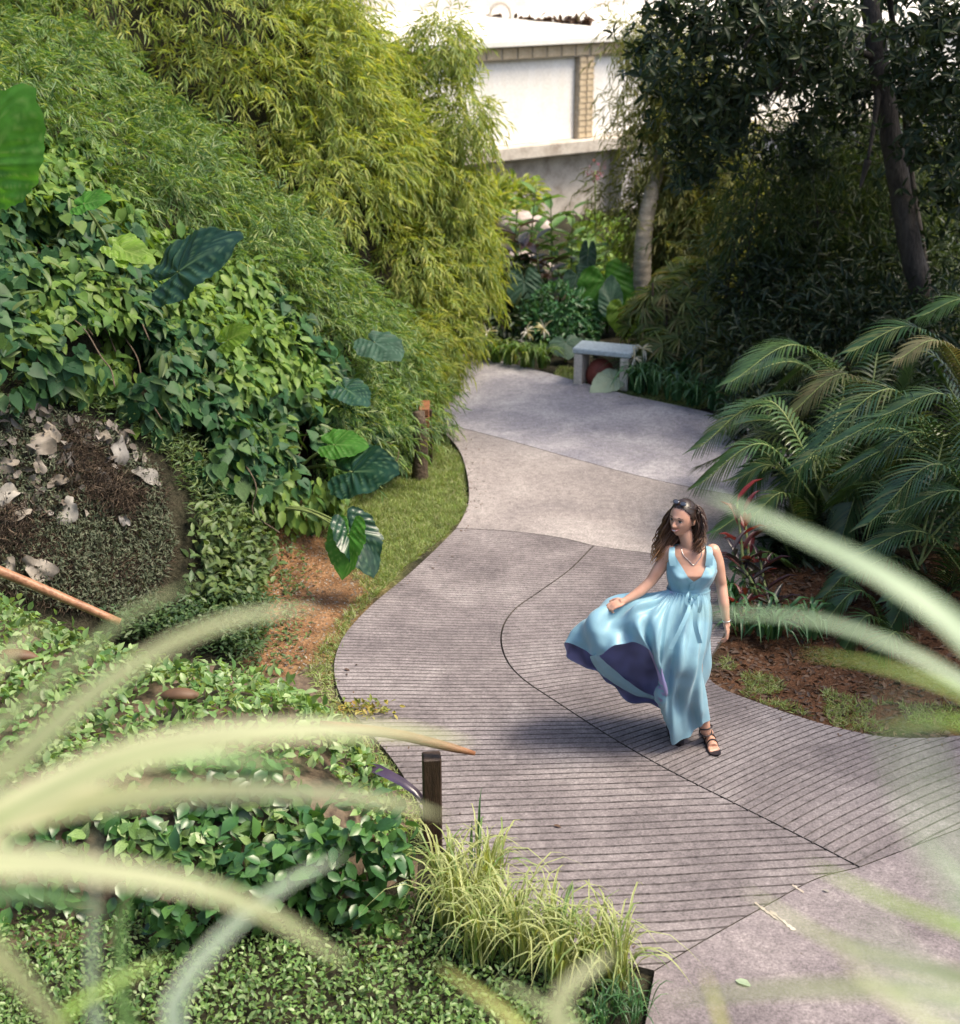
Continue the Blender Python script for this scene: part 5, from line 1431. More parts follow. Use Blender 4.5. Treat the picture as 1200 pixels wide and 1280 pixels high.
for key, a, b, c, mk, lf in F:
    if key not in roots:
        w0 = W(a[0], a[1], a[2]); roots[key] = thing('feather_palm', (w0[0], w0[1], tz(w0[0], w0[1])), labs[key], 'palm', 'feather palms in the right-hand bed')
        for j in range(3):
            b0 = np.array([w0[0] + rng.normal(0, .07), w0[1] + rng.normal(0, .07), tz(w0[0], w0[1])])
            obj('stem', *tube(resample([b0, w0 + rng.normal(0, .03, 3)], 8), np.linspace(.03, .018, 8), 8), M['stalk'], roots[key])
    frond(roots[key], W(*a), W(*b), W(*c), mk, leaflet=lf, n=56, w=.019, hang=.38)
for key, rt in roots.items():   # extra shaded fronds deeper in each plant
    w0 = np.array(rt.location)
    for j in range(5):
        a_ = rng.uniform(-.3, 3.4); o_ = np.array([math.cos(a_), math.sin(a_), 0])
        s_ = w0 + UP * rng.uniform(.35, .7); l_ = rng.uniform(.9, 1.3)
        frond(rt, s_, s_ + o_ * l_ * .5 + UP * rng.uniform(.35, .7), s_ + o_ * l_ + UP * rng.uniform(-.1, .3), 'palm', leaflet=.3, n=30, w=.022, hang=.5)

# cordylines
def cordy(label, stems, mat, L, w, n):
    return stalky('cordyline', label, 'plant', stems, n, L, w, mat, 'lance', None, True, openness=1.1)
cordy('cordyline with upright red leaves above the woman\'s shoulder', [(G(930, 745), W(921, 628, 10.6)), (G(940, 745), W(930, 640, 10.7))], 'cordyline', .30, .065, 9)
cordy('small red and black cordyline below the palm next to the woman', [(G(935, 790), W(932, 745, 10.0))], 'cordyline', .22, .05, 8)
cordy('dark-leaved cordyline low between the woman and the feather palms', [(G(950, 760), W(915, 690, 10.3)), (G(970, 770), W(950, 700, 10.3)), (G(960, 790), W(965, 755, 9.9))], 'cordyline_dark', .24, .045, 12)
clump('strap_plant', 'low strap-leaved green plants at the corner of the soil bed beside the woman', 'plant', [G(905, 790) + [.05, .1, 0], G(925, 800) + [.1, .1, 0], G(950, 805) + [.1, .1, 0], G(985, 800) + [0, .2, 0], G(1020, 810) + [0, .2, 0], G(900, 765) + [.12, .1, 0]], 130, .36, .035, M['lily_dark'], arch=.9, n_obj=130, segs=7)

# fallen leaves on the concrete
for (px, py), L, mk, lab in [((692, 1031), .05, 'dry_brown', 'small brown leaf lying alone on the grooved concrete'), ((1028, 1112), .04, 'dry', 'pale leaf fragment by the end of the curved joint'),
                             ((430, 836), .05, 'dry_brown', 'brown leaf at the inner edge of the path'), ((919, 1225), .09, 'near_pale', 'pale green leaf on the smooth concrete near the bottom')]:
    c = G(px, py, .008)
    V, T, t_ = scatter_geo('oval', c[None], np.array([[.8, -.4, .05]]), np.array([[.1, -.1, 1.0]]), L, L * .5)
    tag(obj('fallen_leaf', V, T, M[mk], None, t_ * 0), lab, 'fallen leaf')

# litter blown against the edges of the concrete
P = []
for line in (left_low, right_low, left_mid, far_edge):
    q = resample(line, 400); k = rng.integers(0, 400, 130)
    P.append(q[k] + rng.normal(0, .10, (130, 2)))
P = np.concatenate(P); P = P[on_path(P[:, 0], P[:, 1]) | (rng.random(len(P)) < .2)]
P = np.hstack([P, np.full((len(P), 1), .006)])
tag(scatter('path_litter', 'oval', P, nrm(rng.normal(0, 1, P.shape) * [1, 1, .1]), nrm(UP + rng.normal(0, .25, P.shape)), rng.uniform(.012, .035, len(P)), .012, M['dry_brown']), 'tiny dry leaf crumbs along the edges of the concrete path', 'leaf litter', None, 'stuff')
for (a_, b_), lab in [(((943, 1128), (972, 1150)), 'short white chalk-like streak on the lower concrete slab'), (((962, 1138), (993, 1163)), 'second thin white streak just below the first on the lower slab'), (((990, 1106), (1004, 1116)), 'white paint fleck beside the end of the curved joint')]:
    A_ = G(*a_, .004); B_ = G(*b_, .004); s_ = nrm(np.cross(B_ - A_, UP)); t_ = np.linspace(0, 1, 14)[:, None]
    w_ = .012 * (.4 + rng.random((14, 1)))
    V = np.vstack([A_ + (B_ - A_) * t_ - s_ * w_, A_ + (B_ - A_) * t_ + s_ * w_ * rng.random((14, 1))]); k = np.arange(13)
    tag(obj('paint_streak', V, np.concatenate([np.stack([k, k + 14, k + 15], 1), np.stack([k, k + 15, k + 1], 1)]), M['wall_aged']), lab, 'paint mark')
# ------------------------------------------------------------------ out-of-focus leaves close to the camera
def near_plant(name, label, base, leaves):
    root = thing(name, base, label, 'plant')
    for pts, wpx, mk, ys in leaves:
        n_ = len(pts); Y = np.linspace(ys[0], ys[1], n_)
        P = np.array([W(px, py, y_) for (px, py), y_ in zip(pts, Y)])
        wd = (1.2 if base[0] < -.5 else .95) * wpx * np.mean(Y) / FPX
        base_ = np.asarray(base, float)
        q = P[0]
        ext = [base_ + rng.normal(0, .02, 3), (base_ + q) / 2 + [0, 0, .12]]
        strap('leaf', np.vstack([ext, P]), wd, M[mk], root, nrm_hint=np.array([0, -.55, .85]), n=36, fold=.18, cols=7, taper=lambda t: np.minimum(1, .5 + 1.5 * t) * np.clip((1 - t) / .42, 0, 1) ** .65 + .02)
    return root
near_plant('strap_leaf_plant', 'blurred cream and green strap leaves arching in from the lower left corner', (-.95, .95, 3.3), [
    ([(-120, 960), (0, 905), (100, 820), (170, 762), (250, 728)], 26, 'near_leaf', (1.25, 1.35)),
    ([(-120, 1040), (0, 968), (100, 880), (200, 812), (300, 772), (398, 760)], 44, 'near_cream', (1.15, 1.3)),
    ([(-120, 1110), (0, 1025), (80, 980), (200, 935), (350, 915), (500, 915), (592, 930)], 58, 'near_cream', (1.05, 1.3)),
    ([(-120, 1060), (0, 1030), (100, 1005), (250, 990), (400, 992), (500, 1005), (560, 1022)], 44, 'near_cream', (1.15, 1.3)),
    ([(-120, 1120), (0, 1010), (120, 960), (260, 948), (380, 960)], 40, 'near_green', (1.15, 1.3)),
    ([(-140, 1090), (0, 1080), (100, 1085), (250, 1110), (350, 1150), (440, 1210)], 52, 'near_cream', (1.0, 1.1)),
    ([(-120, 1140), (-20, 1180), (40, 1240), (110, 1330)], 55, 'near_cream', (.95, 1.05)),
    ([(190, 1380), (215, 1260), (265, 1185), (350, 1110), (432, 1068)], 40, 'near_grey', (1.1, 1.25)),
    ([(118, 1400), (115, 1250), (118, 1120), (118, 1030)], 26, 'near_grey', (1.15, 1.25)),
    ([(-60, 900), (-10, 850), (20, 805), (60, 780)], 34, 'near_cream', (1.2, 1.3)),
    ([(20, 1330), (90, 1260), (160, 1220), (215, 1195)], 26, 'near_lime', (1.1, 1.2)),
    ([(160, 1380), (155, 1260), (150, 1160), (165, 1100)], 30, 'near_green', (1.3, 1.4)),
    ([(-100, 1150), (0, 1120), (60, 1120), (140, 1140)], 36, 'near_green', (1.2, 1.3)),
])
near_plant('strap_leaf_plant', 'blurred pale leaves sweeping in from the right edge in front of the palms', (1.05, 1.15, 3.35), [
    ([(1420, 1100), (1310, 920), (1200, 790), (1100, 718), (1000, 668), (878, 615)], 66, 'near_pale', (1.15, 1.35)),
    ([(1420, 1100), (1310, 930), (1200, 852), (1100, 800), (1000, 772), (850, 765)], 28, 'near_pale', (1.25, 1.4)),
    ([(1420, 1100), (1310, 950), (1210, 872), (1100, 832), (1000, 816)], 22, 'near_lime', (1.25, 1.35)),
    ([(1420, 1100), (1310, 960), (1200, 902), (1085, 914)], 36, 'near_lime', (1.1, 1.2)),
])
near_plant('strap_leaf_plant', 'blurred yellow-green and white leaves rising in the lower right corner', (1.0, .85, 3.3), [
    ([(1420, 1300), (1300, 1210), (1200, 1160), (1100, 1122), (1010, 1078)], 38, 'near_lime', (1.05, 1.2)),
    ([(1420, 1320), (1300, 1250), (1180, 1215), (1050, 1180), (930, 1112)], 38, 'near_leaf', (1.05, 1.2)),
    ([(1420, 1350), (1300, 1330), (1180, 1290), (1090, 1230), (1040, 1170)], 50, 'near_cream', (.85, .95)),
    ([(1420, 1300), (1320, 1230), (1220, 1130), (1140, 1040)], 60, 'near_pale', (.75, .85)),
    ([(1420, 1330), (1300, 1270), (1150, 1240), (1000, 1235), (830, 1250)], 44, 'near_leaf', (.9, 1.0)),
    ([(1420, 1250), (1330, 1170), (1240, 1130), (1160, 1130)], 44, 'near_green', (.95, 1.05)),
])
near_plant('strap_leaf_plant', 'very close whitish leaf blurred to a veil along the right edge', (.62, .3, 3.9), [
    ([(1500, 1420), (1330, 1240), (1210, 1100), (1150, 980), (1120, 860)], 120, 'near_pale', (.30, .36)),
    ([(1500, 1500), (1330, 1360), (1200, 1270), (1110, 1200), (1060, 1120)], 90, 'near_pale', (.34, .40)),
])
near_plant('strap_leaf_plant', 'blurred yellow and cream leaf tips poking up at the bottom centre', (.12, .85, 3.3), [
    ([(760, 1420), (700, 1340), (630, 1265), (545, 1205)], 40, 'near_yellow', (1.1, 1.2)),
    ([(720, 1420), (760, 1340), (700, 1270), (620, 1225)], 36, 'near_leaf', (1.15, 1.25)),
    ([(640, 1420), (690, 1320), (705, 1240), (770, 1190)], 70, 'near_cream', (1.0, 1.1)),
    ([(930, 1420), (912, 1320), (895, 1255), (880, 1212)], 36, 'near_yellow', (1.1, 1.2)),
])
# ------------------------------------------------------------------ the woman
m, n, l = new_mat('skin')
out = n.new('ShaderNodeOutputMaterial'); p = n.new('ShaderNodeBsdfPrincipled')
tc = n.new('ShaderNodeTexCoord'); no = nd(n, 'ShaderNodeTexNoise'); no.inputs['Scale'].default_value = 14; l.new(tc.outputs['Object'], no.inputs[0])
r = ramp(n, [(.3, (.52, .28, .19)), (.7, (.60, .35, .25))]); l.new(no.outputs[0], r.inputs[0]); l.new(r.outputs[0], p.inputs['Base Color'])
p.inputs['Roughness'].default_value = .42; p.inputs['Subsurface Weight'].default_value = .12; p.inputs['Subsurface Radius'].default_value = (.02, .008, .004); p.inputs['Subsurface Scale'].default_value = .5
l.new(p.outputs[0], out.inputs[0]); M['skin'] = m
def plain(name, c, rough=.5, metal=0, spec=.5, sheen=0, noise=.12, scale=12, trans=0):
    m, n, l = new_mat(name)
    out = n.new('ShaderNodeOutputMaterial'); p = n.new('ShaderNodeBsdfPrincipled')
    tc = n.new('ShaderNodeTexCoord'); no = nd(n, 'ShaderNodeTexNoise'); no.inputs['Scale'].default_value = scale; l.new(tc.outputs['Object'], no.inputs[0])
    r = ramp(n, [(.3, tuple(x * (1 - noise) for x in c)), (.7, tuple(min(1, x * (1 + noise)) for x in c))]); l.new(no.outputs[0], r.inputs[0]); l.new(r.outputs[0], p.inputs['Base Color'])
    p.inputs['Roughness'].default_value = rough; p.inputs['Metallic'].default_value = metal; p.inputs['Specular IOR Level'].default_value = spec; p.inputs['Sheen Weight'].default_value = sheen
    if trans:
        t = n.new('ShaderNodeBsdfTranslucent'); l.new(r.outputs[0], t.inputs[0]); ms = n.new('ShaderNodeMixShader'); ms.inputs[0].default_value = trans
        wv = nd(n, 'ShaderNodeTexNoise'); wv.inputs['Scale'].default_value = 60; wv.inputs['Detail'].default_value = 3; l.new(tc.outputs['Object'], wv.inputs[0])
        bu = n.new('ShaderNodeBump'); bu.inputs['Strength'].default_value = .25; bu.inputs['Distance'].default_value = .004; l.new(wv.outputs[0], bu.inputs['Height']); l.new(bu.outputs[0], p.inputs['Normal'])
        l.new(p.outputs[0], ms.inputs[1]); l.new(t.outputs[0], ms.inputs[2]); l.new(ms.outputs[0], out.inputs[0]); return m
    l.new(p.outputs[0], out.inputs[0]); return m
M['satin'] = plain('blue_satin', (.29, .53, .64), .42, 0, .5, .25, .08, 5, trans=.22)
M['satin_in'] = plain('blue_satin_reverse', (.50, .44, .68), .5, 0, .4, .1, .35, 5, trans=.45)
M['lip'] = plain('lip', (.42, .12, .10), .4); M['eye_white'] = plain('eye_white', (.42, .38, .36), .5); M['eye_dark'] = plain('eye_dark', (.015, .01, .008), .1)
M['tooth'] = plain('tooth', (.8, .78, .74), .2)
M['sandal'] = plain('black_sandal', (.02, .015, .018), .4); M['silver'] = plain('silver', (.7, .68, .65), .25, 1); M['lens'] = plain('sunglass_lens', (.10, .11, .13), .04, .6, 1)
m, n, l = new_mat('hair')
out = n.new('ShaderNodeOutputMaterial'); p = n.new('ShaderNodeBsdfPrincipled'); at = n.new('ShaderNodeAttribute'); at.attribute_name = 'tint'
r = ramp(n, [(0, (.014, .008, .005)), (.4, (.05, .022, .011)), (.7, (.15, .065, .024)), (1, (.34, .17, .065))]); l.new(at.outputs['Fac'], r.inputs[0]); l.new(r.outputs[0], p.inputs['Base Color'])
p.inputs['Roughness'].default_value = .38; p.inputs['Specular IOR Level'].default_value = .6; l.new(p.outputs[0], out.inputs[0]); M['hair'] = m

Y0 = 8.10
def PW(px, py, dy=0.0): return W(px, py, Y0 + dy)
feet_c = G(868, 925)
person = thing('person', (feet_c[0], Y0, 0), 'woman in a flowing light blue wrap dress striding down the path and looking aside', 'person')

body = Geo()
Lx = nrm(np.array([1, .05, 0])); Fd = np.array([Lx[1], -Lx[0], 0])
RINGS = [  # px, py, half width, half depth, forward shift
    (861, 675, .040, .042, -.01), (861.5, 681, .054, .046, -.005), (863, 686, .110, .058, 0), (864, 691, .148, .068, 0), (864, 700, .152, .080, .005), (863.5, 711, .146, .098, .018), (862, 721, .134, .094, .012),
    (861, 730, .119, .082, .0), (860.5, 738, .114, .078, 0), (860, 750, .122, .09, 0), (859, 765, .130, .105, 0), (859, 780, .132, .108, 0), (860, 792, .11, .095, 0)]
def ring_at(v):
    k = np.arange(len(RINGS)); R = np.array(RINGS)
    q = [np.interp(v, k, R[:, j]) for j in range(5)]
    return PW(q[0], q[1], 0) + Fd * q[4], q[2], q[3]
def surf(v, th, off=0.0):
    """th = 0 at the front, positive towards image right"""
    c, a, b = ring_at(v)
    bust = 0.0
    if 3.5 < v < 6.6:
        bust = .022 * math.exp(-((v - 5.1) / .8) ** 2) * (math.exp(-((th - .62) / .36) ** 2) + math.exp(-((th + .62) / .36) ** 2))
    s, c_ = math.sin(th), math.cos(th)
    return c + Lx * (a + off) * np.sign(s) * abs(s) ** .9 + Fd * ((b + off) * np.sign(c_) * abs(c_) ** .9 + bust)
vs = np.linspace(0, len(RINGS) - 1, 49); th = np.linspace(0, 2 * math.pi, 48, endpoint=False)
V = np.array([surf(v, t) for v in vs for t in th]); nv, nt = len(vs), len(th)
I = np.arange(nv * nt).reshape(nv, nt); J = np.roll(I, -1, 1)
T = np.concatenate([np.stack([I[:-1].ravel(), J[:-1].ravel(), J[1:].ravel()], 1), np.stack([I[:-1].ravel(), J[1:].ravel(), I[1:].ravel()], 1)])
c0 = V[:nt].mean(0); c1 = V[-nt:].mean(0); V = np.vstack([V, c0, c1])
T = np.vstack([T, np.stack([np.full(nt, len(V) - 2), J[0], I[0]], 1), np.stack([np.full(nt, len(V) - 1), I[-1], J[-1]], 1)])
body.add(V, T)
def limb(pts, rads, sides=20, sub=6):
    c = crom([np.asarray(q, float) for q in pts], sub); k = np.linspace(0, len(rads) - 1, len(c)); r = np.interp(k, np.arange(len(rads)), rads)
    body.add(*tube(c, r, sides)); body.add(*ellipsoid(c[0], [r[0]] * 3)); body.add(*ellipsoid(c[-1], [r[-1]] * 3))
# neck and head
HC = PW(853.5, 646, 0.0)
hf = nrm(np.array([-.64, -.76, .02])); hu = nrm(np.array([.06, .02, 1.0])); hu = nrm(hu - hf * (hu @ hf)); hr = np.cross(hf, hu)
def HL(x, y, z): return HC + hr * x + hf * y + hu * z
limb([PW(862, 684, .0), PW(859, 674, -.0), HL(0, -.02, -.07)], [.052, .046, .048])
# arms
AR = [PW(837, 690, .0), PW(829, 703, .0), PW(818, 720, -.02), PW(812, 728, -.03), PW(799, 740, -.06), PW(781, 751, -.10)]
limb(AR, [.046, .044, .037, .034, .033, .021])
AL = [PW(891, 689, .0), PW(896, 703, .0), PW(900, 722, -.0), PW(902, 733, -.0), PW(905, 755, -.05), PW(908, 777, -.08)]
limb(AL, [.046, .044, .037, .034, .033, .021])
# legs
LF = [PW(864, 780, .02), PW(865, 815, .0), PW(868, 846, -.03), PW(873, 870, -.03), PW(879, 895, -.04), W(882, 914, 8.06)]
limb(LF, [.080, .070, .052, .050, .036, .033])
LR = [PW(853, 780, 0), PW(851, 815, .0), PW(848, 845, .02), PW(843, 870, .1), PW(841, 893, .14), W(841, 908, 8.22)]
limb(LR, [.080, .070, .052, .050, .036, .032])
def foot(ank, heel, toe, lift):
    heel = np.asarray(heel); toe = np.asarray(toe); d = nrm((toe - heel) * [1, 1, 0]); s = np.cross(d, UP)
    a = np.asarray(ank)
    body.add(*tube(crom([heel + UP * (.03 + lift), heel * .55 + toe * .45 + UP * (.032 + lift * .5), toe * .85 + heel * .15 + UP * .018], 6), np.interp(np.linspace(0, 1, 13), [0, .4, 1], [.028, .033, .034]), 14))
    body.add(*tube([a, heel * .72 + toe * .28 + UP * (.05 + lift * .8)], [.033, .034], 14)); body.add(*ellipsoid(heel + UP * (.03 + lift), (.03, .03, .028)))
    for k in range(5):
        q = toe * .86 + heel * .14 + s * (.028 - .0145 * k) + UP * .014
        L_ = (.042, .038, .034, .029, .024)[k]
        body.add(*tube([q, q + d * L_ * .6 + UP * .004, q + d * L_ - UP * .003], [.0095 if k else .013, .009 if k else .012, .007 if k else .010], 8)); 
    return heel, toe, d, s
FT1 = foot(LF[-1], G(882, 919) , G(893, 941), .0)
FT2 = foot(LR[-1], G(838, 908), G(847, 928), .035)
# hands: palm, four fingers, thumb
def hand(wrist, dirn, palm_n, thumb_side, curl=.5):
    d = nrm(dirn); nn = nrm(palm_n - d * (np.asarray(palm_n) @ d)); s = np.cross(d, nn) * thumb_side
    A = np.array([s, d, nn])
    body.add(*ellipsoid(wrist + d * .045, (.036, .050, .015), 16, 10, A))
    body.add(*tube([wrist - d * .01, wrist + d * .03], [.021, .024], 12))
    for k, (o_, L_) in enumerate([(.026, .066), (.009, .075), (-.009, .070), (-.025, .056)]):
        b = wrist + d * (.082 - .004 * abs(k - 1)) + s * o_
        cu = curl * (1 + .18 * k)
        p1 = b + (d * math.cos(cu * .4) + nn * math.sin(cu * .4)) * L_ * .45
        p2 = p1 + (d * math.cos(cu * 1.3) + nn * math.sin(cu * 1.3)) * L_ * .32
        p3 = p2 + (d * math.cos(cu * 2.1) + nn * math.sin(cu * 2.1)) * L_ * .25
        body.add(*tube([b - d * .02, b, p1, p2, p3], [.009, .0092, .0085, .0078, .006], 8))
    t0 = wrist + d * .02 + s * .026
    body.add(*tube([wrist + d * .01 + s * .01, t0 + s * .008 + d * .012, t0 + s * .026 + d * .035 + nn * .01, t0 + s * .030 + d * .062 + nn * .018], [.013, .0125, .0105, .008], 8))
hand(AR[-1], np.array([-.95, -.25, -.28]), np.array([.1, .3, -.9]), -1, .75)
hand(AL[-1], np.array([.12, -.18, -.97]), np.array([-.85, .3, 0]), 1, .55)
# head mesh
na, nb = 56, 44
ph = np.linspace(0, 2 * math.pi, na, endpoint=False); tt = np.linspace(0.0001, math.pi - .0001, nb)
PH, TT = np.meshgrid(ph, tt)
nx_ = np.sin(TT) * np.sin(PH); ny_ = np.sin(TT) * np.cos(PH); nz_ = np.cos(TT)
hx = nx_ * .073; hy = ny_ * np.where(ny_ > 0, .090, .098); hz = nz_ * np.where(nz_ > 0, .105, .122)
lowr = np.clip(-nz_, 0, 1)
hx = hx * (1 - .42 * lowr ** 1.6); hy = np.where(ny_ > 0, hy * (1 - .05 * lowr), hy * (1 - .5 * lowr))
hy += np.where(ny_ > 0, 1, 0) * (.012 * np.exp(-((hz + .098) / .018) ** 2) * np.exp(-(hx / .022) ** 2))       # chin
front = np.clip(ny_, 0, 1) ** 2
for sx in (-1, 1):
    hy -= .013 * np.exp(-(((hx - sx * .030) / .017) ** 2 + ((hz + .004) / .013) ** 2)) * front                     # eye sockets
    hy += .006 * np.exp(-(((hx - sx * .036) / .018) ** 2 + ((hz + .038) / .018) ** 2)) * front                     # cheeks
hy += .006 * np.exp(-((hz - .016) / .009) ** 2) * np.exp(-(hx / .04) ** 2) * front                                  # brow
hy += .002 * np.exp(-(((hx) / .022) ** 2 + ((hz + .066) / .014) ** 2)) * front                                      # mouth area
V = HC + hx[..., None] * hr + hy[..., None] * hf + hz[..., None] * hu
I = np.arange(na * nb).reshape(nb, na); J = np.roll(I, -1, 1)
T = np.concatenate([np.stack([I[:-1].ravel(), I[1:].ravel(), J[1:].ravel()], 1), np.stack([I[:-1].ravel(), J[1:].ravel(), J[:-1].ravel()], 1)])
body.add(V.reshape(-1, 3), T)
body.add(*tube([HL(0, .078, .004), HL(0, .092, -.016), HL(0, .103, -.034), HL(0, .094, -.042)], [.008, .009, .0115, .009], 10))
for sx in (-1, 1):
    body.add(*ellipsoid(HL(sx * .011, .092, -.036), (.008, .008, .007)))
    body.add(*ellipsoid(HL(sx * .073, -.008, -.012), (.010, .018, .030), axes=np.array([hr, hf, hu])))

V = np.concatenate(body.V); T = np.concatenate(body.T)
tmp_me = mesh_np('tmp_body', V, T, M['skin'])
tmp = bpy.data.objects.new('tmp_body', tmp_me); COL.objects.link(tmp)
md = tmp.modifiers.new('r', 'REMESH'); md.mode = 'VOXEL'; md.voxel_size = .0042; md.use_smooth_shade = True
sm = tmp.modifiers.new('s', 'SMOOTH'); sm.factor = .5; sm.iterations = 4
bpy.context.view_layer.update()
dg = bpy.context.evaluated_depsgraph_get()
me = bpy.data.meshes.new_from_object(tmp.evaluated_get(dg))
bpy.data.objects.remove(tmp)
me.name = 'body'; me.materials.clear(); me.materials.append(M['skin'])
me.polygons.foreach_set('use_smooth', np.ones(len(me.polygons), bool))
link('body', me, person)
print('body faces', len(me.polygons))
# face details
g = Geo()
for sx in (-1, 1):
    AXH = np.array([hr, hf, hu])
    g.add(*ellipsoid(HL(sx * .029, .0745, -.004), (.0125, .006, .0046), 14, 8, AXH), m=0)
    g.add(*ellipsoid(HL(sx * .029 - .002, .0795, -.004), (.0062, .003, .0052), 12, 8, AXH), m=1)
    g.add(*tube([HL(sx * .016, .0785, -.002), HL(sx * .029, .0815, .0035), HL(sx * .042, .072, -.001)], [.0012, .0020, .0012], 6), m=1)
    g.add(*tube([HL(sx * .014, .082, .003), HL(sx * .029, .083, .0065), HL(sx * .044, .074, .001)], [.001, .0014, .001], 6), m=1)
g.build('eyes', [M['eye_white'], M['eye_dark']], person)
g = Geo()
for sx in (-1, 1):
    g.add(*tube([HL(sx * .012, .0875, .017), HL(sx * .028, .086, .022), HL(sx * .046, .074, .016)], [.0014, .0022, .001], 6))
g.build('eyebrows', [M['eye_dark']], person)
g = Geo()
g.add(*tube([HL(-.029, .074, -.054), HL(-.012, .0885, -.0595), HL(0, .0905, -.0605), HL(.012, .0885, -.0595), HL(.029, .074, -.054)], [.0008, .0022, .0022, .0022, .0008], 8), m=0)
g.add(*tube([HL(-.028, .074, -.055), HL(-.013, .087, -.068), HL(0, .0895, -.071), HL(.013, .087, -.068), HL(.028, .074, -.055)], [.0008, .0025, .003, .0025, .0008], 8), m=0)
g.add(*tube([HL(-.023, .078, -.0575), HL(-.01, .087, -.063), HL(0, .0885, -.065), HL(.01, .087, -.063), HL(.023, .078, -.0575)], [.001, .0040, .0048, .0040, .001], 8), m=1)
g.build('mouth', [M['lip'], M['tooth']], person)

# hair
g = Geo()
def scalp(u):      # is this direction from the head centre covered with hair
    az = np.degrees(np.arctan2(np.abs(u[..., 0]), u[..., 1])); el = np.degrees(np.arcsin(np.clip(u[..., 2], -1, 1)))
    return el > np.interp(az, [0, 40, 62, 78, 95, 120, 180], [43, 38, 24, -8, -30, -45, -60])
hv = np.stack([nx_, ny_, nz_], -1)
keep = scalp(hv)
cap = HC + (hx * 1.12)[..., None] * hr + (np.where(hy > 0, hy * 1.05, hy * 1.12) - .002)[..., None] * hf + (hz * np.where(hz > 0, 1.08, 1.0))[..., None] * hu
kf = keep[:-1, :] & keep[1:, :] & np.roll(keep, -1, 1)[:-1] & np.roll(keep, -1, 1)[1:]
Tc = np.concatenate([np.stack([I[:-1].ravel(), I[1:].ravel(), J[1:].ravel()], 1)[kf.ravel()], np.stack([I[:-1].ravel(), J[1:].ravel(), J[:-1].ravel()], 1)[kf.ravel()]])
g.add(cap.reshape(-1, 3), Tc, 0, .1)
CL = [PW(*q) for q in [(848, 628, .03), (842, 641, .05), (838, 656, .06), (833, 670, .06), (827, 684, .03), (822, 703, -.01)]]
CR = [PW(*q) for q in [(864, 628, .02), (870, 638, .01), (874, 650, .0), (875, 662, -.01), (874, 673, -.03), (871, 690, -.08)]]
CB = [PW(*q) for q in [(856, 626, .05), (862, 640, .11), (862, 655, .13), (858, 668, .12), (850, 680, .11), (842, 692, .10)]]
def lock(path, spread, t0, t1, r0_, rad=.0042, curl=.016, fr=2.6):
    c = resample(crom([r0_] + path[1:], 6), 34); t = np.linspace(0, 1, 34)
    offv = rng.normal(0, 1, 3) * spread
    ph_ = rng.uniform(0, 6.28); f_ = fr * 2 * math.pi * rng.uniform(.8, 1.2)
    c = c + offv * np.clip(t * 2.5, 0, 1)[:, None] * np.interp(t, [0, .5, 1], [.8, 1.0, .75])[:, None]
    w_ = curl * np.clip((t - .25) * 2, 0, 1)
    c = c + (np.sin(t * f_ + ph_) * w_)[:, None] * np.array([1, 0, .1]) + (np.cos(t * f_ + ph_) * w_)[:, None] * np.array([0, 1, 0])
    end = int(rng.uniform(.72, 1) * 33) + 1
    V, T = tube(c[:end], rad * rng.uniform(.5, 1.2) * (1 - .7 * np.linspace(0, 1, end) ** 2) + .0004, 4, caps=False)
    g.add(V, T, 0, np.repeat(t0 + (t1 - t0) * t[:end] ** 1.3, 4))
cnt = 0
while cnt < 760:
    u = nrm(rng.normal(0, 1, 3))
    if not scalp(u): continue
    cnt += 1
    r_ = HL(u[0] * .080, u[1] * (.092 if u[1] > 0 else .106) - .002, u[2] * .112)
    sx = (r_ - HC)[0]
    if sx < -.012 or (abs(sx) < .03 and rng.random() < .4): lock(CL, np.array([.027, .03, .022]), rng.uniform(.15, .45), rng.uniform(.85, 1.25), r_, curl=.019, fr=2.4)
    elif rng.random() < .45: lock(CB, np.array([.035, .02, .02]), rng.uniform(.05, .25), rng.uniform(.4, .8), r_)
    else: lock(CR, np.array([.014, .022, .02]), rng.uniform(.05, .3), rng.uniform(.4, .8), r_)
g.build('hair', [M['hair']], person)

# bodice of the dress
dress = thing('dress', (feet_c[0], Y0, 0), None, None); dress.parent = person; dress.location = (0, 0, 0)
dress.name = 'dress'
def sheet(rows, mat, off_in=.003, name='bodice', parent=None, inner=None, wrap=False):
    V = np.array(rows); a_, b_ = V.shape[:2]
    I = np.arange(a_ * b_).reshape(a_, b_)
    if wrap:
        J = np.roll(I, -1, 1); i0, i1, j0, j1 = I[:-1], I[1:], J[:-1], J[1:]
    else:
        i0, i1, j0, j1 = I[:-1, :-1], I[1:, :-1], I[:-1, 1:], I[1:, 1:]
    F = np.stack([i0.ravel(), i1.ravel(), j1.ravel(), j0.ravel()], 1)
    du = (np.roll(V, -1, 1) - np.roll(V, 1, 1)) if wrap else np.gradient(V, axis=1)
    Nn = nrm(np.cross(np.gradient(V, axis=0), du))
    V2 = V + Nn * off_in
    nV = a_ * b_
    VV = np.concatenate([V.reshape(-1, 3), V2.reshape(-1, 3)])
    FF = np.concatenate([F, F[:, ::-1] + nV])
    mi = np.concatenate([np.zeros(len(F)), np.ones(len(F))])
    return obj(name, VV, FF, [M[mat], M[inner or mat]], parent, None, mi)
VT = np.linspace(8.2, 1.8, 44)
def th_v(v):   # half opening of the neckline
    return np.interp(v, [1.8, 2.35, 3.0, 4.0, 5.0, 5.9], [1.0, .86, .70, .45, .22, -.10])
def th_a(v):   # armhole
    return np.interp(v, [1.8, 2.35, 2.8, 3.4, 4.2, 4.9, 5.4], [1.9, 1.5, 1.22, 1.08, 1.12, 1.35, 1.62])
off = .009
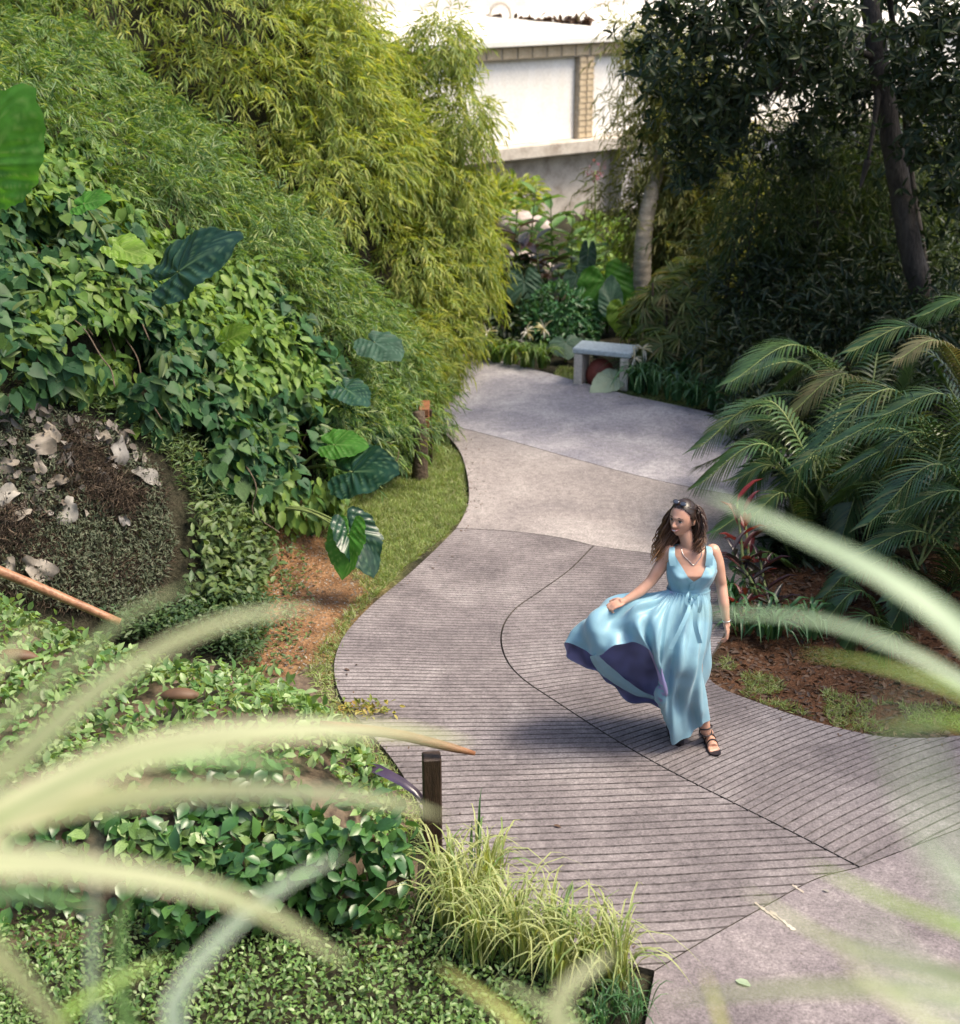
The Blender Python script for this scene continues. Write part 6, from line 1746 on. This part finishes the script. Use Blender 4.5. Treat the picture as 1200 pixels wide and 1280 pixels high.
for s in (-1, 1):
    rows = []
    for v in VT:
        t0 = th_v(v) if v < 5.9 else -.10 ; t1 = th_a(v)
        tt_ = np.linspace(t0, t1, 26)
        rows.append([surf(v, s * t, off + .012 * smooth01((2.9 - v) / .8) + .0035 * math.sin(9 * t + v * 1.5) * (v > 4.6) + (.002 if s > 0 else 0)) for t in tt_])
    rows = np.array(rows)
    if s < 0: rows = rows[:, ::-1]
    sheet(rows, 'satin', name='bodice', parent=dress)
rows = []
for v in VT:
    t1 = th_a(v); tt_ = np.linspace(t1, 2 * math.pi - t1, 44)
    rows.append([surf(v, t, off * .95 + .010 * smooth01((2.9 - v) / .8)) for t in tt_])
sheet(rows, 'satin', name='back_panel', parent=dress)
for sx, pts_ in ((-1, [(842, 707, -.092), (840, 697, -.083), (840, 688, -.055), (841, 683, .0), (843, 688, .065), (843, 700, .085)]), (1, [(886, 707, -.092), (887, 697, -.083), (887, 688, -.055), (885, 682.5, .0), (883, 688, .065), (883, 700, .085)])):
    pp = [PW(*q) for q in pts_]
    c_ = resample(crom(pp, 6), 22); t_ = nrm(np.gradient(c_, axis=0)); w_ = np.linspace(-.5, .5, 7)[None, :, None] * np.interp(np.linspace(0, 1, 22), [0, .5, 1], [.046, .030, .040])[:, None, None]
    V = c_[:, None, :] + Lx * w_ - UP * (.10 * (np.abs(w_) ** 1.0)) * .6
    I_ = np.arange(22 * 7).reshape(22, 7)
    obj('shoulder_strap', V.reshape(-1, 3), np.stack([I_[:-1, :-1].ravel(), I_[:-1, 1:].ravel(), I_[1:, 1:].ravel(), I_[1:, :-1].ravel()], 1), M['satin'], dress)
# sash
rows = []
for dz in np.linspace(7.55, 8.75, 7):
    rows.append([surf(dz, t, .016 + .002 * math.sin(dz * 14)) for t in np.linspace(0, 2 * math.pi, 64, endpoint=False)])
sheet(rows, 'satin', name='sash', parent=dress, wrap=True)
kn = surf(8.1, -.02, .03)
obj('sash_knot', *ellipsoid(kn, (.022, .018, .02)), M['satin'], dress)
def rib(pts, w, nh=(0, -1, .2), tw=0): 
    V, T, s_ = strap_arr(pts, w, nrm_hint=np.array(nh), n=18, cols=5, fold=.1, taper=lambda t: np.ones_like(t) * (.8 + .3 * t), twist=tw); obj('sash_tail', V, T, M['satin'], dress)
rib([kn, PW(862, 760, -.20), PW(851, 785, -.27), PW(838, 811, -.29)], .030, tw=.5)
rib([kn, PW(869, 756, -.20), PW(869, 780, -.25), PW(875, 804, -.26)], .028, tw=-.4)
rib([kn, PW(874, 744, -.19), PW(876, 757, -.21), PW(872, 766, -.20), PW(869, 752, -.18), kn], .022)
rib([kn, PW(861, 741, -.16), PW(858, 752, -.18), PW(863, 757, -.18), PW(866, 748, -.16), kn], .020)

# skirt: closed surface, columns from waist to hem (photo x, y, depth offset)
SK = [
 [(885, 739, 0), (889, 765, -.03), (886, 799, -.05), (880, 842, -.04), (886, 896, -.0)],
 [(880, 741, -.07), (885, 770, -.12), (883, 810, -.17), (876, 852, -.16), (880, 905, -.13)],
 [(870, 742, -.09), (872, 775, -.15), (868, 818, -.24), (862, 868, -.19), (868, 915, -.09)],
 [(859, 742, -.09), (856, 775, -.17), (852, 822, -.30), (846, 873, -.20), (851, 922, -.12)],
 [(848, 741, -.08), (836, 772, -.18), (831, 822, -.26), (834, 874, -.20), (838, 921, -.10)],
 [(842, 740, -.07), (828, 765, -.18), (819, 792, -.25), (821, 828, -.26), (834, 872, -.20)],
 [(838, 739, -.06), (820, 757, -.16), (806, 772, -.21), (800, 788, -.25), (805, 809, -.27)],
 [(836, 738, -.04), (811, 752, -.12), (787, 764, -.16), (774, 782, -.21), (772, 806, -.27)],
 [(835, 738, -.02), (803, 747, -.05), (766, 757, -.09), (746, 778, -.16), (744, 820, -.22)],
 [(835, 738, .0), (799, 745, .02), (757, 755, .03), (727, 774, .0), (709, 803, -.04)],
 [(836, 738, .03), (803, 752, .10), (762, 764, .13), (726, 786, .12), (712, 822, .02)],
 [(838, 738, .06), (812, 762, .17), (780, 798, .24), (750, 824, .25), (734, 838, .12)],
 [(845, 738, .08), (832, 775, .22), (808, 820, .30), (785, 848, .28), (765, 858, .12)],
 [(858, 738, .09), (852, 780, .22), (840, 830, .30), (818, 866, .26), (798, 877, .08)],
 [(870, 738, .09), (872, 785, .20), (866, 840, .24), (850, 880, .22), (828, 886, .08)],
 [(881, 739, .06), (885, 778, .12), (875, 825, .15), (873, 865, .16), (872, 890, .12)],
]
C3 = np.array([[PW(*q) for q in c_] for c_ in SK])                      # (16,5,3)
A = np.array([crom(C3[:, k], 14, closed=True) for k in range(5)])       # (5, U, 3)
Bv = np.array([resample(crom(A[:, u], 16), 56) for u in range(A.shape[1])])   # (U, 56, 3)
S_ = np.transpose(Bv, (1, 0, 2))                                          # rows = v
U_ = S_.shape[1]
du = np.roll(S_, -1, 1) - np.roll(S_, 1, 1); dv = np.gradient(S_, axis=0)
Ns = nrm(np.cross(dv, du))
cen = S_.mean(1, keepdims=True)
sgn = np.sign((Ns * (S_ - cen)).sum(-1).mean()); 
if sgn < 0: Ns = -Ns
v_ = np.linspace(0, 1, 56)[:, None]; u_ = np.linspace(0, 1, U_, endpoint=False)[None]
w1 = np.sin(2 * np.pi * (u_ * 17 + .35 * np.sin(3 * v_ + 2) + .15 * np.sin(2 * np.pi * u_ * 3)))
w2 = np.sin(2 * np.pi * (u_ * 7 + .9 * v_ ** 1.5 + .2 * np.sin(2 * np.pi * u_ * 2 + 1)))
w3 = np.sin(2 * np.pi * u_ * 44)
amp = .006 * np.exp(-v_ * 9) * w3 + (.018 * smooth01(v_ * 3) * (1 - .4 * v_)) * w1 + .028 * smooth01(v_ * 1.6) * w2
amp = amp + .034 * vnoise(S_ * [1.0, 1.0, .7] + 2, 6.5) * smooth01(v_ * 2) + .012 * vnoise(S_ * 1.0, 13) * v_ + .007 * vnoise(S_ + 4, 20) * v_
amp = amp * (1 - .55 * np.exp(-((u_ - .05) / .06) ** 2))
S2 = S_ + Ns * amp[..., None]
hb = [PW(742, 820, -.23), PW(756, 838, -.10), PW(775, 853, .0), PW(800, 868, .04), PW(826, 876, .05)]
V, T, s_ = strap_arr(hb, .085, nrm_hint=np.array([.2, -.7, -.5]), n=30, cols=9, fold=-.25, taper=lambda t: .35 + .65 * np.sin(np.pi * np.clip(t * .9 + .12, 0, 1)))
V = V + .006 * np.stack([vnoise(V, 14), vnoise(V + 3, 14), vnoise(V + 7, 14)], 1)
obj('hem_fold', V, T, M['satin'], dress)
o = sheet(S2, 'satin', name='skirt', parent=dress, inner='satin_in', wrap=True, off_in=(.004 if True else 0))

# sandals
def sandal(F, ank, lift):
    heel, toe, d, s = F
    r = thing('sandal', (0, 0, 0), None, None); r.parent = person; r.location = (0, 0, 0)
    g = Geo(); t = np.linspace(0, 1, 14); hw = np.interp(t, [0, .12, .4, .75, .92, 1], [.012, .030, .028, .042, .036, .010])
    a0 = heel - d * .025; L_ = np.linalg.norm((toe - heel)[:2]) + .075
    up_ = (.035 if lift else 0) * np.clip(1 - t / .55, 0, 1)
    c = a0 + d * (t * L_)[:, None] + UP * (up_)[:, None]
    top = .014; V = np.concatenate([c + s * hw[:, None] + UP * top, c - s * hw[:, None] + UP * top, c + s * hw[:, None] + UP * .002, c - s * hw[:, None] + UP * .002])
    k = np.arange(13); T = []
    for a_, b_ in ((0, 14), (28, 0), (14, 42), (42, 28)):
        T += [np.stack([a_ + k, a_ + k + 1, b_ + k + 1], 1), np.stack([a_ + k, b_ + k + 1, b_ + k], 1)]
    obj('sole', V, np.concatenate(T), M['sandal'], r, smooth=False)
    g = Geo(); mid = heel * .3 + toe * .7
    for q in (.72, .5):
        cc_ = heel * (1 - q) + toe * q
        hgt = .062 if q > .6 else .075
        ang_ = np.linspace(-.1, math.pi + .1, 12)
        g.add(*tube([cc_ + s * .038 * math.cos(a_) + UP * (.008 + hgt * .9 * math.sin(a_)) for a_ in ang_], .0045, 6))
    for hh in (.0, .035):
        ang_ = np.linspace(0, 2 * math.pi, 18)
        g.add(*tube([np.asarray(ank) + UP * (hh - .005) + np.array([math.cos(a_), math.sin(a_), .2 * math.sin(a_ + hh * 60)]) * [.039, .039, .05] for a_ in ang_], .005, 6, caps=False))
    g.build('straps', [M['sandal']], r)
sandal(FT1, LF[-1], 0); sandal(FT2, LR[-1], 1)
# jewellery and sunglasses
w = AL[-1] - [0, 0, -.01]
obj('bracelet', *tube([w + np.array([math.cos(a_), math.sin(a_), .15 * math.cos(a_)]) * .0255 for a_ in np.linspace(0, 2 * math.pi, 20)], .003, 6, caps=False), M['silver'], person)
nk = [surf(1.2, -.9, .004), surf(2.4, -.42, .004), surf(3.4, -.15, .004), surf(3.9, 0, .004), surf(3.4, .15, .004), surf(2.4, .42, .004), surf(1.2, .9, .004)]
obj('necklace', *tube(crom(nk, 5), .0022, 5), M['silver'], person)
r = thing('sunglasses', (0, 0, 0), None, None); r.parent = person; r.location = (0, 0, 0)
tilt = nrm(hu * .75 + hf * .66); tl2 = nrm(np.cross(hr, tilt))
for sx in (-1, 1):
    cL = HL(sx * .026, .052, .106)
    obj('lens', *ellipsoid(cL, (.020, .004, .013), 20, 10, np.array([hr, tilt, tl2])), M['lens'], r)
    ang_ = np.linspace(0, 2 * math.pi, 24)
    obj('rim', *tube([cL + hr * .021 * math.cos(a_) + tl2 * .014 * math.sin(a_) for a_ in ang_], .0018, 6, caps=False), M['sandal'], r)
    obj('temple', *tube([HL(sx * .06, .055, .095), HL(sx * .078, .0, .075), HL(sx * .08, -.06, .04)], .0025, 6), M['sandal'], r)
